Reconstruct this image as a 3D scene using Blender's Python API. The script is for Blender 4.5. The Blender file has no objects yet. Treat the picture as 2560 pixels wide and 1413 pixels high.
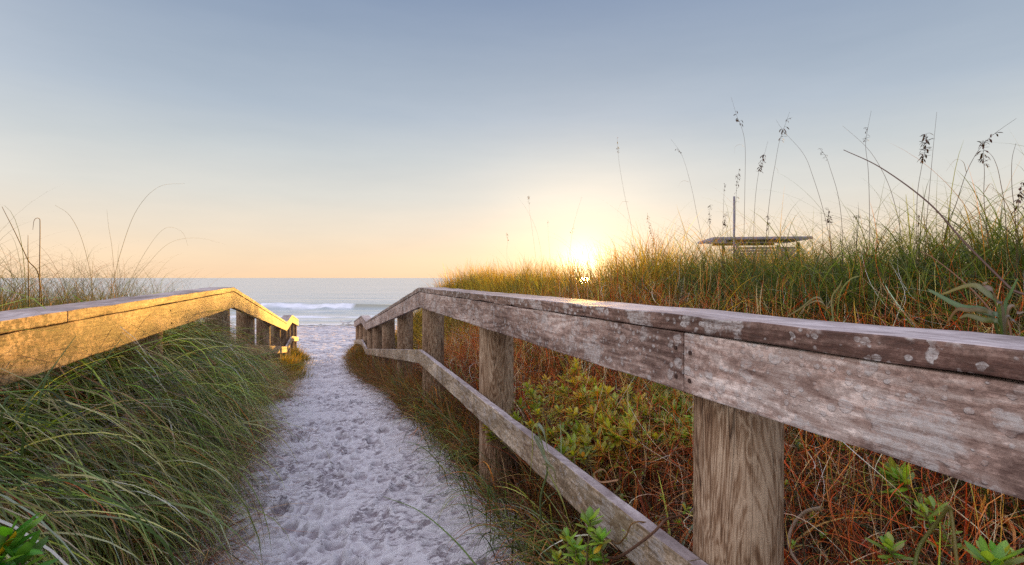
import bpy, bmesh, math, random
import numpy as np
from mathutils import Vector, Matrix

random.seed(7)
RNG = np.random.default_rng(11)
sc = bpy.context.scene
COL = sc.collection
R_ = math.radians

# ------------------------------------------------------------------ camera
F_PX = 1350.0
TH = math.atan(462.0 / F_PX)
PITCH = math.atan(11.5 / F_PX)
CAM = Vector((0, 0, 1.25))
cd = bpy.data.cameras.new('camera')
cam = bpy.data.objects.new('camera', cd)
COL.objects.link(cam)
cd.sensor_width = 36.0
cd.lens = F_PX / 2560 * 36
cd.clip_start = 0.03
cd.clip_end = 60000
cam.location = CAM
cam.rotation_euler = (math.pi / 2 - PITCH, 0, -TH)
sc.camera = cam
FW = Vector((math.sin(TH) * math.cos(PITCH), math.cos(TH) * math.cos(PITCH), -math.sin(PITCH)))
RT = Vector((math.cos(TH), -math.sin(TH), 0))
UP = RT.cross(FW)

def ray(u, v):
    return FW + RT * ((u - 1280) / F_PX) - UP * ((v - 706.5) / F_PX)
def PX(u, v, X):
    """world point on the vertical plane x = X"""
    r = ray(u, v)
    return CAM + r * (X / r.x)
def PD(u, v, d):
    return CAM + ray(u, v) * d
def RD(r, d, z):
    """shore frame (across, towards the sea) to world"""
    return Vector((r * math.cos(TH) + d * math.sin(TH), -r * math.sin(TH) + d * math.cos(TH), z))

# ------------------------------------------------------------------ render / light
sc.view_settings.view_transform = 'Standard'
sc.view_settings.look = 'None'
sc.view_settings.exposure = 0
sc.render.engine = 'CYCLES'
sc.cycles.use_denoising = False
sc.cycles.max_bounces = 3
sc.cycles.diffuse_bounces = 1
sc.cycles.transmission_bounces = 1
sc.cycles.transparent_max_bounces = 6
sc.cycles.sample_clamp_indirect = 6

def srgb(r, g, b, k=1.0):
    def f(c):
        c /= 255.0
        return (c / 12.92 if c <= .04045 else ((c + .055) / 1.055) ** 2.4) * k
    return (f(r), f(g), f(b), 1.0)

SUN_AZ = TH + math.atan((1458 - 1280) / F_PX)      # clockwise from +Y
SUN_EL = R_(2.15)
SUN_DIR = Vector((math.sin(SUN_AZ) * math.cos(SUN_EL), math.cos(SUN_AZ) * math.cos(SUN_EL), math.sin(SUN_EL)))
sl = bpy.data.lights.new('sun', 'SUN')
sl.energy = 7.5
sl.angle = R_(0.9)
sl.color = (1.0, 0.52, 0.10)
so = bpy.data.objects.new('sun', sl)
COL.objects.link(so)
so.rotation_euler = SUN_DIR.to_track_quat('Z', 'Y').to_euler()

w = bpy.data.worlds.new('World')
sc.world = w
w.use_nodes = True
nt = w.node_tree
nt.nodes.clear()
def N(t, ty, **kw):
    n = t.nodes.new(ty)
    for k, v in kw.items():
        if k.startswith('i_'):
            key = k[2:]
            n.inputs[int(key) if key.isdigit() else key].default_value = v
        else:
            setattr(n, k, v)
    return n
def ramp(t, stops, interp='LINEAR'):
    r = t.nodes.new('ShaderNodeValToRGB')
    cr = r.color_ramp
    cr.interpolation = interp
    while len(cr.elements) < len(stops):
        cr.elements.new(0.5)
    for e, (p, c) in zip(cr.elements, stops):
        e.position = p
        e.color = c if len(c) == 4 else (*c, 1)
    return r
L = nt.links
geo = N(nt, 'ShaderNodeTexCoord')
sep = N(nt, 'ShaderNodeSeparateXYZ')
L.new(geo.outputs['Generated'], sep.inputs[0])
rs = ramp(nt, [(0.0, srgb(255, 219, 180)), (.035, srgb(252, 226, 193)), (.08, srgb(240, 226, 206)), (.143, srgb(224, 223, 216)),
               (.213, srgb(203, 210, 213)), (.281, srgb(180, 193, 207)), (.344, srgb(165, 180, 198)), (.403, srgb(150, 167, 190)),
               (.47, srgb(134, 153, 182)), (.62, srgb(175, 182, 205, 1.3)), (1.0, srgb(205, 205, 228, 1.75))])  # topmost stops, above the frame, brightened as added fill
L.new(sep.outputs['Z'], rs.inputs[0])
dot = N(nt, 'ShaderNodeVectorMath', operation='DOT_PRODUCT')
gd = Vector((math.sin(SUN_AZ), math.cos(SUN_AZ), math.tan(R_(1.25)))).normalized()
dot.inputs[1].default_value = gd
L.new(geo.outputs['Generated'], dot.inputs[0])
mx = N(nt, 'ShaderNodeMath', operation='MAXIMUM', i_1=0.0)
L.new(dot.outputs['Value'], mx.inputs[0])
acc = rs.outputs['Color']
for n_, col_, k_ in ((14, (1.0, .88, .70, 1), .05), (90, (1.0, .76, .38, 1), .34), (1200, (1.0, .82, .38, 1), 1.7), (6000, (1, .92, .6, 1), 2.0)):
    pw = N(nt, 'ShaderNodeMath', operation='POWER', i_1=float(n_))
    L.new(mx.outputs[0], pw.inputs[0])
    mu = N(nt, 'ShaderNodeMath', operation='MULTIPLY', i_1=k_)
    L.new(pw.outputs[0], mu.inputs[0])
    m = N(nt, 'ShaderNodeMix', data_type='RGBA', blend_type='ADD')
    m.inputs['Factor'].default_value = 1
    L.new(mu.outputs[0], m.inputs['Factor'])
    L.new(acc, m.inputs['A'])
    m.inputs['B'].default_value = col_
    acc = m.outputs['Result']
mp = N(nt, 'ShaderNodeMapping'); mp.inputs['Scale'].default_value = (1.6, 1.6, 9)
L.new(geo.outputs['Generated'], mp.inputs['Vector'])
hz = N(nt, 'ShaderNodeTexNoise'); hz.inputs['Scale'].default_value = 1.7; hz.inputs['Detail'].default_value = 6; hz.inputs['Roughness'].default_value = .6
L.new(mp.outputs[0], hz.inputs['Vector'])
hr = ramp(nt, [(.3, (.955, .96, .97)), (.7, (1.045, 1.03, 1.02))]); L.new(hz.outputs['Fac'], hr.inputs[0])
m = N(nt, 'ShaderNodeMix', data_type='RGBA', blend_type='MULTIPLY'); m.inputs['Factor'].default_value = 1
L.new(acc, m.inputs['A']); L.new(hr.outputs[0], m.inputs['B']); acc = m.outputs['Result']
d2 = N(nt, 'ShaderNodeVectorMath', operation='DOT_PRODUCT')  # added sky lobe left of the frame, fill light for the right fascia
d2.inputs[1].default_value = Vector((-.93, -.10, .36)).normalized()
L.new(geo.outputs['Generated'], d2.inputs[0])
m2 = N(nt, 'ShaderNodeMath', operation='MAXIMUM', i_1=0.0); L.new(d2.outputs['Value'], m2.inputs[0])
p2 = N(nt, 'ShaderNodeMath', operation='POWER', i_1=4.5); L.new(m2.outputs[0], p2.inputs[0])
k2 = N(nt, 'ShaderNodeMath', operation='MULTIPLY', i_1=3.7); L.new(p2.outputs[0], k2.inputs[0])
m = N(nt, 'ShaderNodeMix', data_type='RGBA', blend_type='ADD')
L.new(k2.outputs[0], m.inputs['Factor']); L.new(acc, m.inputs['A']); m.inputs['B'].default_value = (1.0, .86, .80, 1)
acc = m.outputs['Result']
bg = N(nt, 'ShaderNodeBackground')
bg.inputs['Strength'].default_value = 0.97
L.new(acc, bg.inputs['Color'])
sky = nt.nodes.new('ShaderNodeTexSky')
sky.sky_type = 'NISHITA'
sky.sun_disc = False
sky.sun_elevation = SUN_EL
sky.sun_rotation = SUN_AZ
bg2 = N(nt, 'ShaderNodeBackground')
bg2.inputs['Strength'].default_value = 0.008
L.new(sky.outputs[0], bg2.inputs['Color'])
ad = N(nt, 'ShaderNodeAddShader')
L.new(bg.outputs[0], ad.inputs[0]); L.new(bg2.outputs[0], ad.inputs[1])
wo = N(nt, 'ShaderNodeOutputWorld')
L.new(ad.outputs[0], wo.inputs[0])

# ------------------------------------------------------------------ object helpers
def tag(o, label=None, cat=None, group=None, kind=None):
    if label: o['label'] = label
    if cat: o['category'] = cat
    if group: o['group'] = group
    if kind: o['kind'] = kind
    return o
def empty(name, loc, label, cat, group=None):
    o = bpy.data.objects.new(name, None)
    o.empty_display_size = .05
    o.location = loc
    COL.objects.link(o)
    return tag(o, label, cat, group)
def link(name, me, mat, parent=None):
    o = bpy.data.objects.new(name, me)
    COL.objects.link(o)
    if mat: me.materials.append(mat)
    if parent is not None:
        o.parent = parent
        o.matrix_parent_inverse = Matrix.Translation(-parent.location)
    return o
def np_mesh(name, V, Q, smooth=True, colors=None, attrs=None):
    me = bpy.data.meshes.new(name)
    V = np.asarray(V, dtype=np.float32); Q = np.asarray(Q, dtype=np.int32)
    me.vertices.add(len(V)); me.vertices.foreach_set('co', V.ravel())
    k = Q.shape[1]
    me.loops.add(Q.size); me.loops.foreach_set('vertex_index', Q.ravel())
    me.polygons.add(len(Q))
    me.polygons.foreach_set('loop_start', np.arange(0, Q.size, k, dtype=np.int32))
    me.polygons.foreach_set('loop_total', np.full(len(Q), k, dtype=np.int32))
    if smooth: me.polygons.foreach_set('use_smooth', np.ones(len(Q), dtype=bool))
    if colors is not None:
        a = me.attributes.new('Col', 'FLOAT_COLOR', 'POINT')
        a.data.foreach_set('color', np.asarray(colors, dtype=np.float32).ravel())
    for kx, vx in (attrs or {}).items():
        a = me.attributes.new(kx, 'FLOAT', 'POINT')
        a.data.foreach_set('value', np.asarray(vx, dtype=np.float32).ravel())
    me.update(calc_edges=True)
    me.validate()
    return me

# ------------------------------------------------------------------ noise and terrain
def _h(ix, iy, s):
    n = (ix.astype(np.int64) * 374761393 + iy.astype(np.int64) * 668265263 + s * 974634777) & 0x7fffffff
    n = ((n ^ (n >> 13)) * 1274126177) & 0x7fffffff
    n = (n ^ (n >> 16)) & 0xffff
    return n / 65535.0
def vn(x, y, s=0):
    x = np.asarray(x, float); y = np.asarray(y, float)
    ix = np.floor(x); iy = np.floor(y); fx = x - ix; fy = y - iy
    fx = fx * fx * (3 - 2 * fx); fy = fy * fy * (3 - 2 * fy)
    a = _h(ix, iy, s); b = _h(ix + 1, iy, s); c = _h(ix, iy + 1, s); d = _h(ix + 1, iy + 1, s)
    return (a * (1 - fx) + b * fx) * (1 - fy) + (c * (1 - fx) + d * fx) * fy
def ss(x, a, b):
    t = np.clip((x - a) / (b - a), 0, 1)
    return t * t * (3 - 2 * t)
def ground(X, Y):
    X = np.asarray(X, float); Y = np.asarray(Y, float)
    D = X * math.sin(TH) + Y * math.cos(TH)
    beach = np.interp(D, [0, 18, 34.6, 45, 130, 900], [-1.25, -1.33, -1.76, -2.1, -4.0, -12])
    path = np.interp(Y, [-20, 4.6, 5.6, 12.0, 14.3, 18.5], [0, 0, -.05, -.82, -.88, -1.36])
    wb = ss(Y, 15.5, 19.5)
    base = path * (1 - wb) + beach * wb
    cr = np.interp(Y, [-5, 3, 5, 9, 14], [1.04, 1.05, 1.06, .76, .80]) - .5 * ss(X, 6, 14)
    cl = np.interp(Y, [-5, 4, 9, 13], [.74, .74, .62, .45])
    lump = (vn(X * .9, Y * .9, 3) - .5) * .22
    fade = 1 - ss(Y, 14.5, 20)
    r = ss(X, .85, 3.6); l = ss(-X, .62, 3.1)
    z = base + (cr - base + lump) * r * fade + (cl - base + lump) * l * fade * (1 - ss(Y, 11, 16) * .5)
    z = z + .36 * np.exp(-(np.abs(X + 1.42) / .50) ** 3.2) * np.interp(Y, [-1, 1, 5, 8, 12], [1, 1, .9, .3, 0])
    return z

def axis(parts):
    out = []
    for p in parts: out.extend(p)
    return np.array(sorted(set(np.round(out, 5))))
def grow(a, b, s0, k):
    o = [a]; s = s0
    while o[-1] < b:
        o.append(o[-1] + s); s *= k
    return o
xs = axis([[-x for x in grow(8, 9000, .5, 1.25)], np.arange(-8, -1.1, .12), np.arange(-1.1, 1.25, .0105), np.arange(1.25, 8, .12), grow(8, 9000, .5, 1.25)])
ys = axis([[-y for y in grow(2, 6000, .5, 1.4)], np.arange(-2, 1.2, .1), [1.25 * 1.0045 ** i for i in range(762)], grow(38.5, 9000, .5, 1.12)])
GX, GY = np.meshgrid(xs, ys)
GZ = ground(GX, GY)
pathmask = (1 - ss(np.abs(GX), .95, 1.3)) * (GY > .9)
beachmask = ss(GY, 15.5, 20)
m_all = np.clip(np.maximum(pathmask, beachmask), 0, 1)
rough = ss(vn(GX * 4.2, GY * 3.2, 9) * .65 + vn(GX * 11, GY * 8, 19) * .35, .46, .62)
rel = (vn(GX * 3.2, GY * 3.2, 5) - .5) * .03 + (vn(GX * 8, GY * 10, 6) - .5) * .016
crumb = vn(GX * 38, GY * 48, 8)
rel += rough * ((vn(GX * 22 + 3, GY * 26, 7) - .5) * .020 + np.maximum(crumb - .5, 0) * .034)
far = ss(GY, 6, 16)
rel += (vn(GX * 5, GY * 5, 14) - .5) * .05 * far + (vn(GX * 2.2, GY * 1.6, 15) - .5) * .08 * far
GZ = GZ + rel * m_all
def stamp(cx, cy, ang, a, b, dep):
    i0, i1 = np.searchsorted(xs, [cx - .3, cx + .3]); j0, j1 = np.searchsorted(ys, [cy - .3, cy + .3])
    if i1 <= i0 or j1 <= j0: return
    x = GX[j0:j1, i0:i1] - cx; y = GY[j0:j1, i0:i1] - cy
    u = (x * math.cos(ang) + y * math.sin(ang)) / a; v = (-x * math.sin(ang) + y * math.cos(ang)) / b
    r = np.sqrt(u * u + v * v) + (vn(x * 25 + cx * 9, y * 25, 4) - .5) * .35
    GZ[j0:j1, i0:i1] += -dep * np.exp(-r ** 7) * (1 + .5 * v) + dep * .6 * np.exp(-((r - 1.22) / .16) ** 2)
for k in range(420):
    cy = 1.3 + 18 * random.random() ** 1.25
    cx = random.gauss(0.02, .36)
    if abs(cx) > .85: continue
    stamp(cx, cy, random.gauss(0, .35), random.uniform(.038, .06), random.uniform(.07, .145), random.uniform(.008, .024))
def scarp(cx, cy, ang, a, b, dep):
    i0, i1 = np.searchsorted(xs, [cx - .2, cx + .2]); j0, j1 = np.searchsorted(ys, [cy - .2, cy + .2])
    if i1 <= i0 or j1 <= j0: return
    x = GX[j0:j1, i0:i1] - cx; y = GY[j0:j1, i0:i1] - cy
    u = (x * math.cos(ang) + y * math.sin(ang)) / a; v = (-x * math.sin(ang) + y * math.cos(ang)) / b + .35 * u * u
    # steep edge facing inland, long gentle back
    prof_ = np.where(v < 0, np.exp(-(v / .16) ** 2), np.exp(-v * 1.6)) - .55 * np.exp(-((v + .35) / .22) ** 2)
    GZ[j0:j1, i0:i1] += dep * prof_ * np.exp(-(u * u) ** 1.5)
for k in range(2800):
    cy = 1.3 + 16 * random.random() ** 1.3
    scarp(random.uniform(-.9, .98), cy, random.gauss(0, .22), random.uniform(.015, .055), random.uniform(.025, .05), random.uniform(.006, .015))
for k in range(900):
    cy = 1.3 + 22 * random.random() ** 1.1
    stamp(random.uniform(-.95, 1.0), cy, random.uniform(0, 3), random.uniform(.015, .04), random.uniform(.02, .06), random.uniform(.003, .010))
GV = np.stack([GX, GY, GZ], -1).reshape(-1, 3)
nx = len(xs); ny = len(ys)
idx = np.arange(nx * ny).reshape(ny, nx)
GQ = np.stack([idx[:-1, :-1], idx[:-1, 1:], idx[1:, 1:], idx[1:, :-1]], -1).reshape(-1, 4)
edge_r = .86 + .22 * (vn(GY * 1.7, GY * 0, 20) - .3) - .18 * ss(GY, 4, 9)
edge_l = .70 - .30 * (vn(GY * 1.1, GY * 0, 50) - .5) + .06 * ss(GY, 3, 7)
veg = np.clip(ss(GX, edge_r, edge_r + .16) + ss(-GX, edge_l, edge_l + .2), 0, 1) * (1 - ss(GY + np.abs(GX) * .0, 16.5, 19))
# ------------------------------------------------------------------ materials
def mat(name):
    m = bpy.data.materials.new(name)
    m.use_nodes = True
    t = m.node_tree
    t.nodes.clear()
    o = N(t, 'ShaderNodeOutputMaterial')
    return m, t, o
def mixc(t, fac, a, b, bt='MIX'):
    m = N(t, 'ShaderNodeMix', data_type='RGBA', blend_type=bt)
    for key, val in (('Factor', fac), ('A', a), ('B', b)):
        if isinstance(val, (int, float)): m.inputs[key].default_value = val
        elif isinstance(val, tuple): m.inputs[key].default_value = val if len(val) == 4 else (*val, 1)
        else: t.links.new(val, m.inputs[key])
    return m.outputs['Result']
def math_(t, op, a, b=None, c=None):
    m = N(t, 'ShaderNodeMath', operation=op)
    for i, v in enumerate((a, b, c)):
        if v is None: continue
        if isinstance(v, (int, float)): m.inputs[i].default_value = v
        else: t.links.new(v, m.inputs[i])
    return m.outputs[0]
def noise(t, vec, scale, detail=4, rough=.55, dist=0):
    n = N(t, 'ShaderNodeTexNoise')
    n.inputs['Scale'].default_value = scale; n.inputs['Detail'].default_value = detail
    n.inputs['Roughness'].default_value = rough; n.inputs['Distortion'].default_value = dist
    if vec is not None: t.links.new(vec, n.inputs['Vector'])
    return n.outputs['Fac']
def mapping(t, vec, scale, loc=(0, 0, 0)):
    m = N(t, 'ShaderNodeMapping')
    m.inputs['Scale'].default_value = scale; m.inputs['Location'].default_value = loc
    t.links.new(vec, m.inputs['Vector'])
    return m.outputs[0]
def principled(t, o, color, rough=.8, bump=None, bstr=.3, bdist=.01, spec=.3):
    p = N(t, 'ShaderNodeBsdfPrincipled')
    if isinstance(color, tuple): p.inputs['Base Color'].default_value = color
    else: t.links.new(color, p.inputs['Base Color'])
    if isinstance(rough, (int, float)): p.inputs['Roughness'].default_value = rough
    else: t.links.new(rough, p.inputs['Roughness'])
    p.inputs['Specular IOR Level'].default_value = spec
    if bump is not None:
        b = N(t, 'ShaderNodeBump')
        b.inputs['Strength'].default_value = bstr; b.inputs['Distance'].default_value = bdist
        t.links.new(bump, b.inputs['Height'])
        t.links.new(b.outputs[0], p.inputs['Normal'])
    t.links.new(p.outputs[0], o.inputs[0])
    return p

# sand and litter
M_sand, t, o = mat('sand')
tc = N(t, 'ShaderNodeTexCoord').outputs['Object']
n1 = noise(t, tc, 3.0, 5); n2 = noise(t, tc, 22, 4, .6); n3 = noise(t, tc, 260, 3, .7)
r1 = ramp(t, [(.32, (.62, .59, .63)), (.48, (.67, .655, .68)), (.62, (.745, .735, .755))]); t.links.new(n2, r1.inputs[0])
sp = ramp(t, [(.36, (.40, .34, .35)), (.45, (1, 1, 1))]); t.links.new(n3, sp.inputs[0])
n4 = noise(t, mapping(t, tc, (16, 38, 25)), 1.0, 5, .7); n5 = noise(t, tc, 5.0, 3)
rga = N(t, 'ShaderNodeAttribute', attribute_name='rough').outputs['Fac']
cs = math_(t, 'SUBTRACT', math_(t, 'ADD', n4, .10), math_(t, 'MULTIPLY', rga, .085))
cm = ramp(t, [(.45, (.22, .18, .20)), (.52, (1, 1, 1))]); t.links.new(cs, cm.inputs[0])
c = mixc(t, .25, r1.outputs[0], sp.outputs[0], 'MULTIPLY')
c = mixc(t, .75, c, cm.outputs[0], 'MULTIPLY')
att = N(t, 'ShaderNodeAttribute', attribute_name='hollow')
c = mixc(t, att.outputs['Fac'], c, (.22, .17, .185))  # dimples painted darker, as damp sand and as soft shade
at2 = N(t, 'ShaderNodeAttribute', attribute_name='veg')
vf = math_(t, 'MULTIPLY', at2.outputs['Fac'], math_(t, 'ADD', math_(t, 'MULTIPLY', n2, .8), .55))
lit = ramp(t, [(.35, (.02, .012, .007)), (.65, (.09, .04, .02))]); t.links.new(n2, lit.inputs[0])
mc = N(t, 'ShaderNodeClamp'); t.links.new(vf, mc.inputs[0])
c = mixc(t, mc.outputs[0], c, lit.outputs[0])
at3 = N(t, 'ShaderNodeAttribute', attribute_name='wet')
c = mixc(t, at3.outputs['Fac'], c, (.22, .19, .18))
ro = math_(t, 'SUBTRACT', .95, math_(t, 'MULTIPLY', at3.outputs['Fac'], .7))
bh = math_(t, 'ADD', math_(t, 'MULTIPLY', n2, .7), math_(t, 'ADD', math_(t, 'MULTIPLY', n3, .3), math_(t, 'MULTIPLY', n4, 1.0)))
principled(t, o, c, ro, bh, .8, .012)
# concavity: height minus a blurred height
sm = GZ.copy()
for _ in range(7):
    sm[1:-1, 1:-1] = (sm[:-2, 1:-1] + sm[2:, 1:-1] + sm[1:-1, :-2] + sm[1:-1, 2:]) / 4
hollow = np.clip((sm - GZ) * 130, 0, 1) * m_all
GD = GX * math.sin(TH) + GY * math.cos(TH)
wet = ss(GD, 32.6, 34)
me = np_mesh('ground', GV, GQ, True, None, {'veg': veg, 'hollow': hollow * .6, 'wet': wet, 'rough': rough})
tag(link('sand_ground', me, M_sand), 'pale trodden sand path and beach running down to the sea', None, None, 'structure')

# ------------------------------------------------------------------ sea
srx = np.concatenate([-np.array(grow(70, 30000, 3, 1.35))[::-1], np.arange(-70, 60, .45)[1:], np.array(grow(60, 30000, 3, 1.35))])
sdy = np.concatenate([np.arange(33.4, 62, .13), np.array(grow(62, 40000, .25, 1.06))])
SR, SD = np.meshgrid(srx, sdy)
SZ = np.full(SR.shape, -1.75)
nearw = 1 - ss(SD, 80, 260)
SZ += nearw * .05 * (np.sin(SD * .9 + vn(SR * .05, SD * .1, 31) * 5) + (vn(SR * .25, SD * .9, 32) - .5) * 1.4) * ss(SD, 37, 46)
cen = 55 + (vn(SR * .05, SR * 0, 33) - .5) * 3
amp = .26 + .30 * vn(SR * .16, SR * 0 + 4, 34)
brk = ss(vn(SR * .045 + 12.2, SR * 0, 35), .35, .6)
brk = np.where((SR > -25) & (SR < -15.8), 1.0, np.where((SR >= -15.8) & (SR < -9), 0.0, brk))
dd = SD - cen
SZ += amp * np.where(dd > 0, np.exp(-(dd / 2.2) ** 2), np.exp(-(dd / .75) ** 2))
foam = brk * np.exp(-((dd + .8) / .75) ** 2) * 1.2 * (.2 + vn(SR * 1.3, SD * 2, 36) * .6 + vn(SR * 4, SD * 5, 46) * .7)
SZ += brk * np.exp(-((dd + 1.1) / .9) ** 2) * (vn(SR * 1.6, SD * 1.6, 37) * .6 + vn(SR * .6, SD * .3, 47) - .6) * .6
for (c0, wd, k) in ((43.2, .7, .9), (40.6, .6, .8), (46.5, .4, .4), (38.3, .4, .4)):
    cc = c0 + (vn(SR * .1, SR * 0 + c0, 38) - .5) * 1.6
    g_ = np.exp(-((SD - cc) / wd) ** 2)
    foam = foam + k * g_ * ss(vn(SR * .5 + c0, SD * 1.6, 39), .25, .6) * 1.2
    SZ += g_ * .07 * vn(SR * 1.3, SD * 2, 40)
SZ += (-.0) * SD
foam += np.exp(-((SD - 36 + vn(SR * .3, SR * 0, 41) * 1.5) / .35) ** 2) * .8
foam = np.clip(foam, 0, 1)
X = SR * math.cos(TH) + SD * math.sin(TH); Y = -SR * math.sin(TH) + SD * math.cos(TH)
SV = np.stack([X, Y, SZ], -1).reshape(-1, 3)
idx = np.arange(SR.size).reshape(SR.shape)
SQ = np.stack([idx[:-1, :-1], idx[:-1, 1:], idx[1:, 1:], idx[1:, :-1]], -1).reshape(-1, 4)
M_sea, t, o = mat('sea_water')
tc = N(t, 'ShaderNodeTexCoord').outputs['Object']
vr = N(t, 'ShaderNodeVectorRotate'); vr.rotation_type = 'Z_AXIS'; vr.inputs['Angle'].default_value = TH
t.links.new(tc, vr.inputs['Vector'])
q = vr.outputs[0]
b1 = noise(t, mapping(t, q, (.35, 1.1, 1)), 1.0, 5, .6)
b2 = noise(t, mapping(t, q, (.03, .12, 1)), 1.0, 4, .6)
b3 = noise(t, mapping(t, q, (2.2, 5, 1)), 1.0, 3, .6)
h = math_(t, 'ADD', math_(t, 'MULTIPLY', b1, .5), math_(t, 'ADD', math_(t, 'MULTIPLY', b2, 1.6), math_(t, 'MULTIPLY', b3, .12)))
fo = N(t, 'ShaderNodeAttribute', attribute_name='foam').outputs['Fac']
p = N(t, 'ShaderNodeBsdfPrincipled')
wc = ramp(t, [(.35, (.44, .49, .50)), (.65, (.56, .58, .58))]); t.links.new(b2, wc.inputs[0])
wv = N(t, 'ShaderNodeAttribute', attribute_name='crest').outputs['Fac']
c = mixc(t, math_(t, 'MULTIPLY', wv, .6), wc.outputs[0], (.30, .26, .12))
t.links.new(c, p.inputs['Base Color'])
p.inputs['Roughness'].default_value = .22
p.inputs['IOR'].default_value = 1.33
bp = N(t, 'ShaderNodeBump'); bp.inputs['Strength'].default_value = .55; bp.inputs['Distance'].default_value = .35
t.links.new(h, bp.inputs['Height']); t.links.new(bp.outputs[0], p.inputs['Normal'])
fd = N(t, 'ShaderNodeBsdfDiffuse'); fd.inputs['Color'].default_value = (.86, .88, .95, 1)
fn = noise(t, mapping(t, q, (1.6, 3, 3)), 1.5, 5, .7)
fm = math_(t, 'MULTIPLY', fo, math_(t, 'ADD', math_(t, 'MULTIPLY', fn, 1.5), .25))
cl = N(t, 'ShaderNodeClamp'); t.links.new(fm, cl.inputs[0])
ms = N(t, 'ShaderNodeMixShader')
t.links.new(cl.outputs[0], ms.inputs[0]); t.links.new(p.outputs[0], ms.inputs[1]); t.links.new(fd.outputs[0], ms.inputs[2])
t.links.new(ms.outputs[0], o.inputs[0])
crest = np.exp(-((dd + .35) / .7) ** 2) * (1 - brk * .8)
me = np_mesh('sea', SV, SQ, True, None, {'foam': foam, 'crest': crest})
tag(link('sea', me, M_sea), 'calm pale sea with one breaking wave near the beach', None, None, 'structure')

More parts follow.
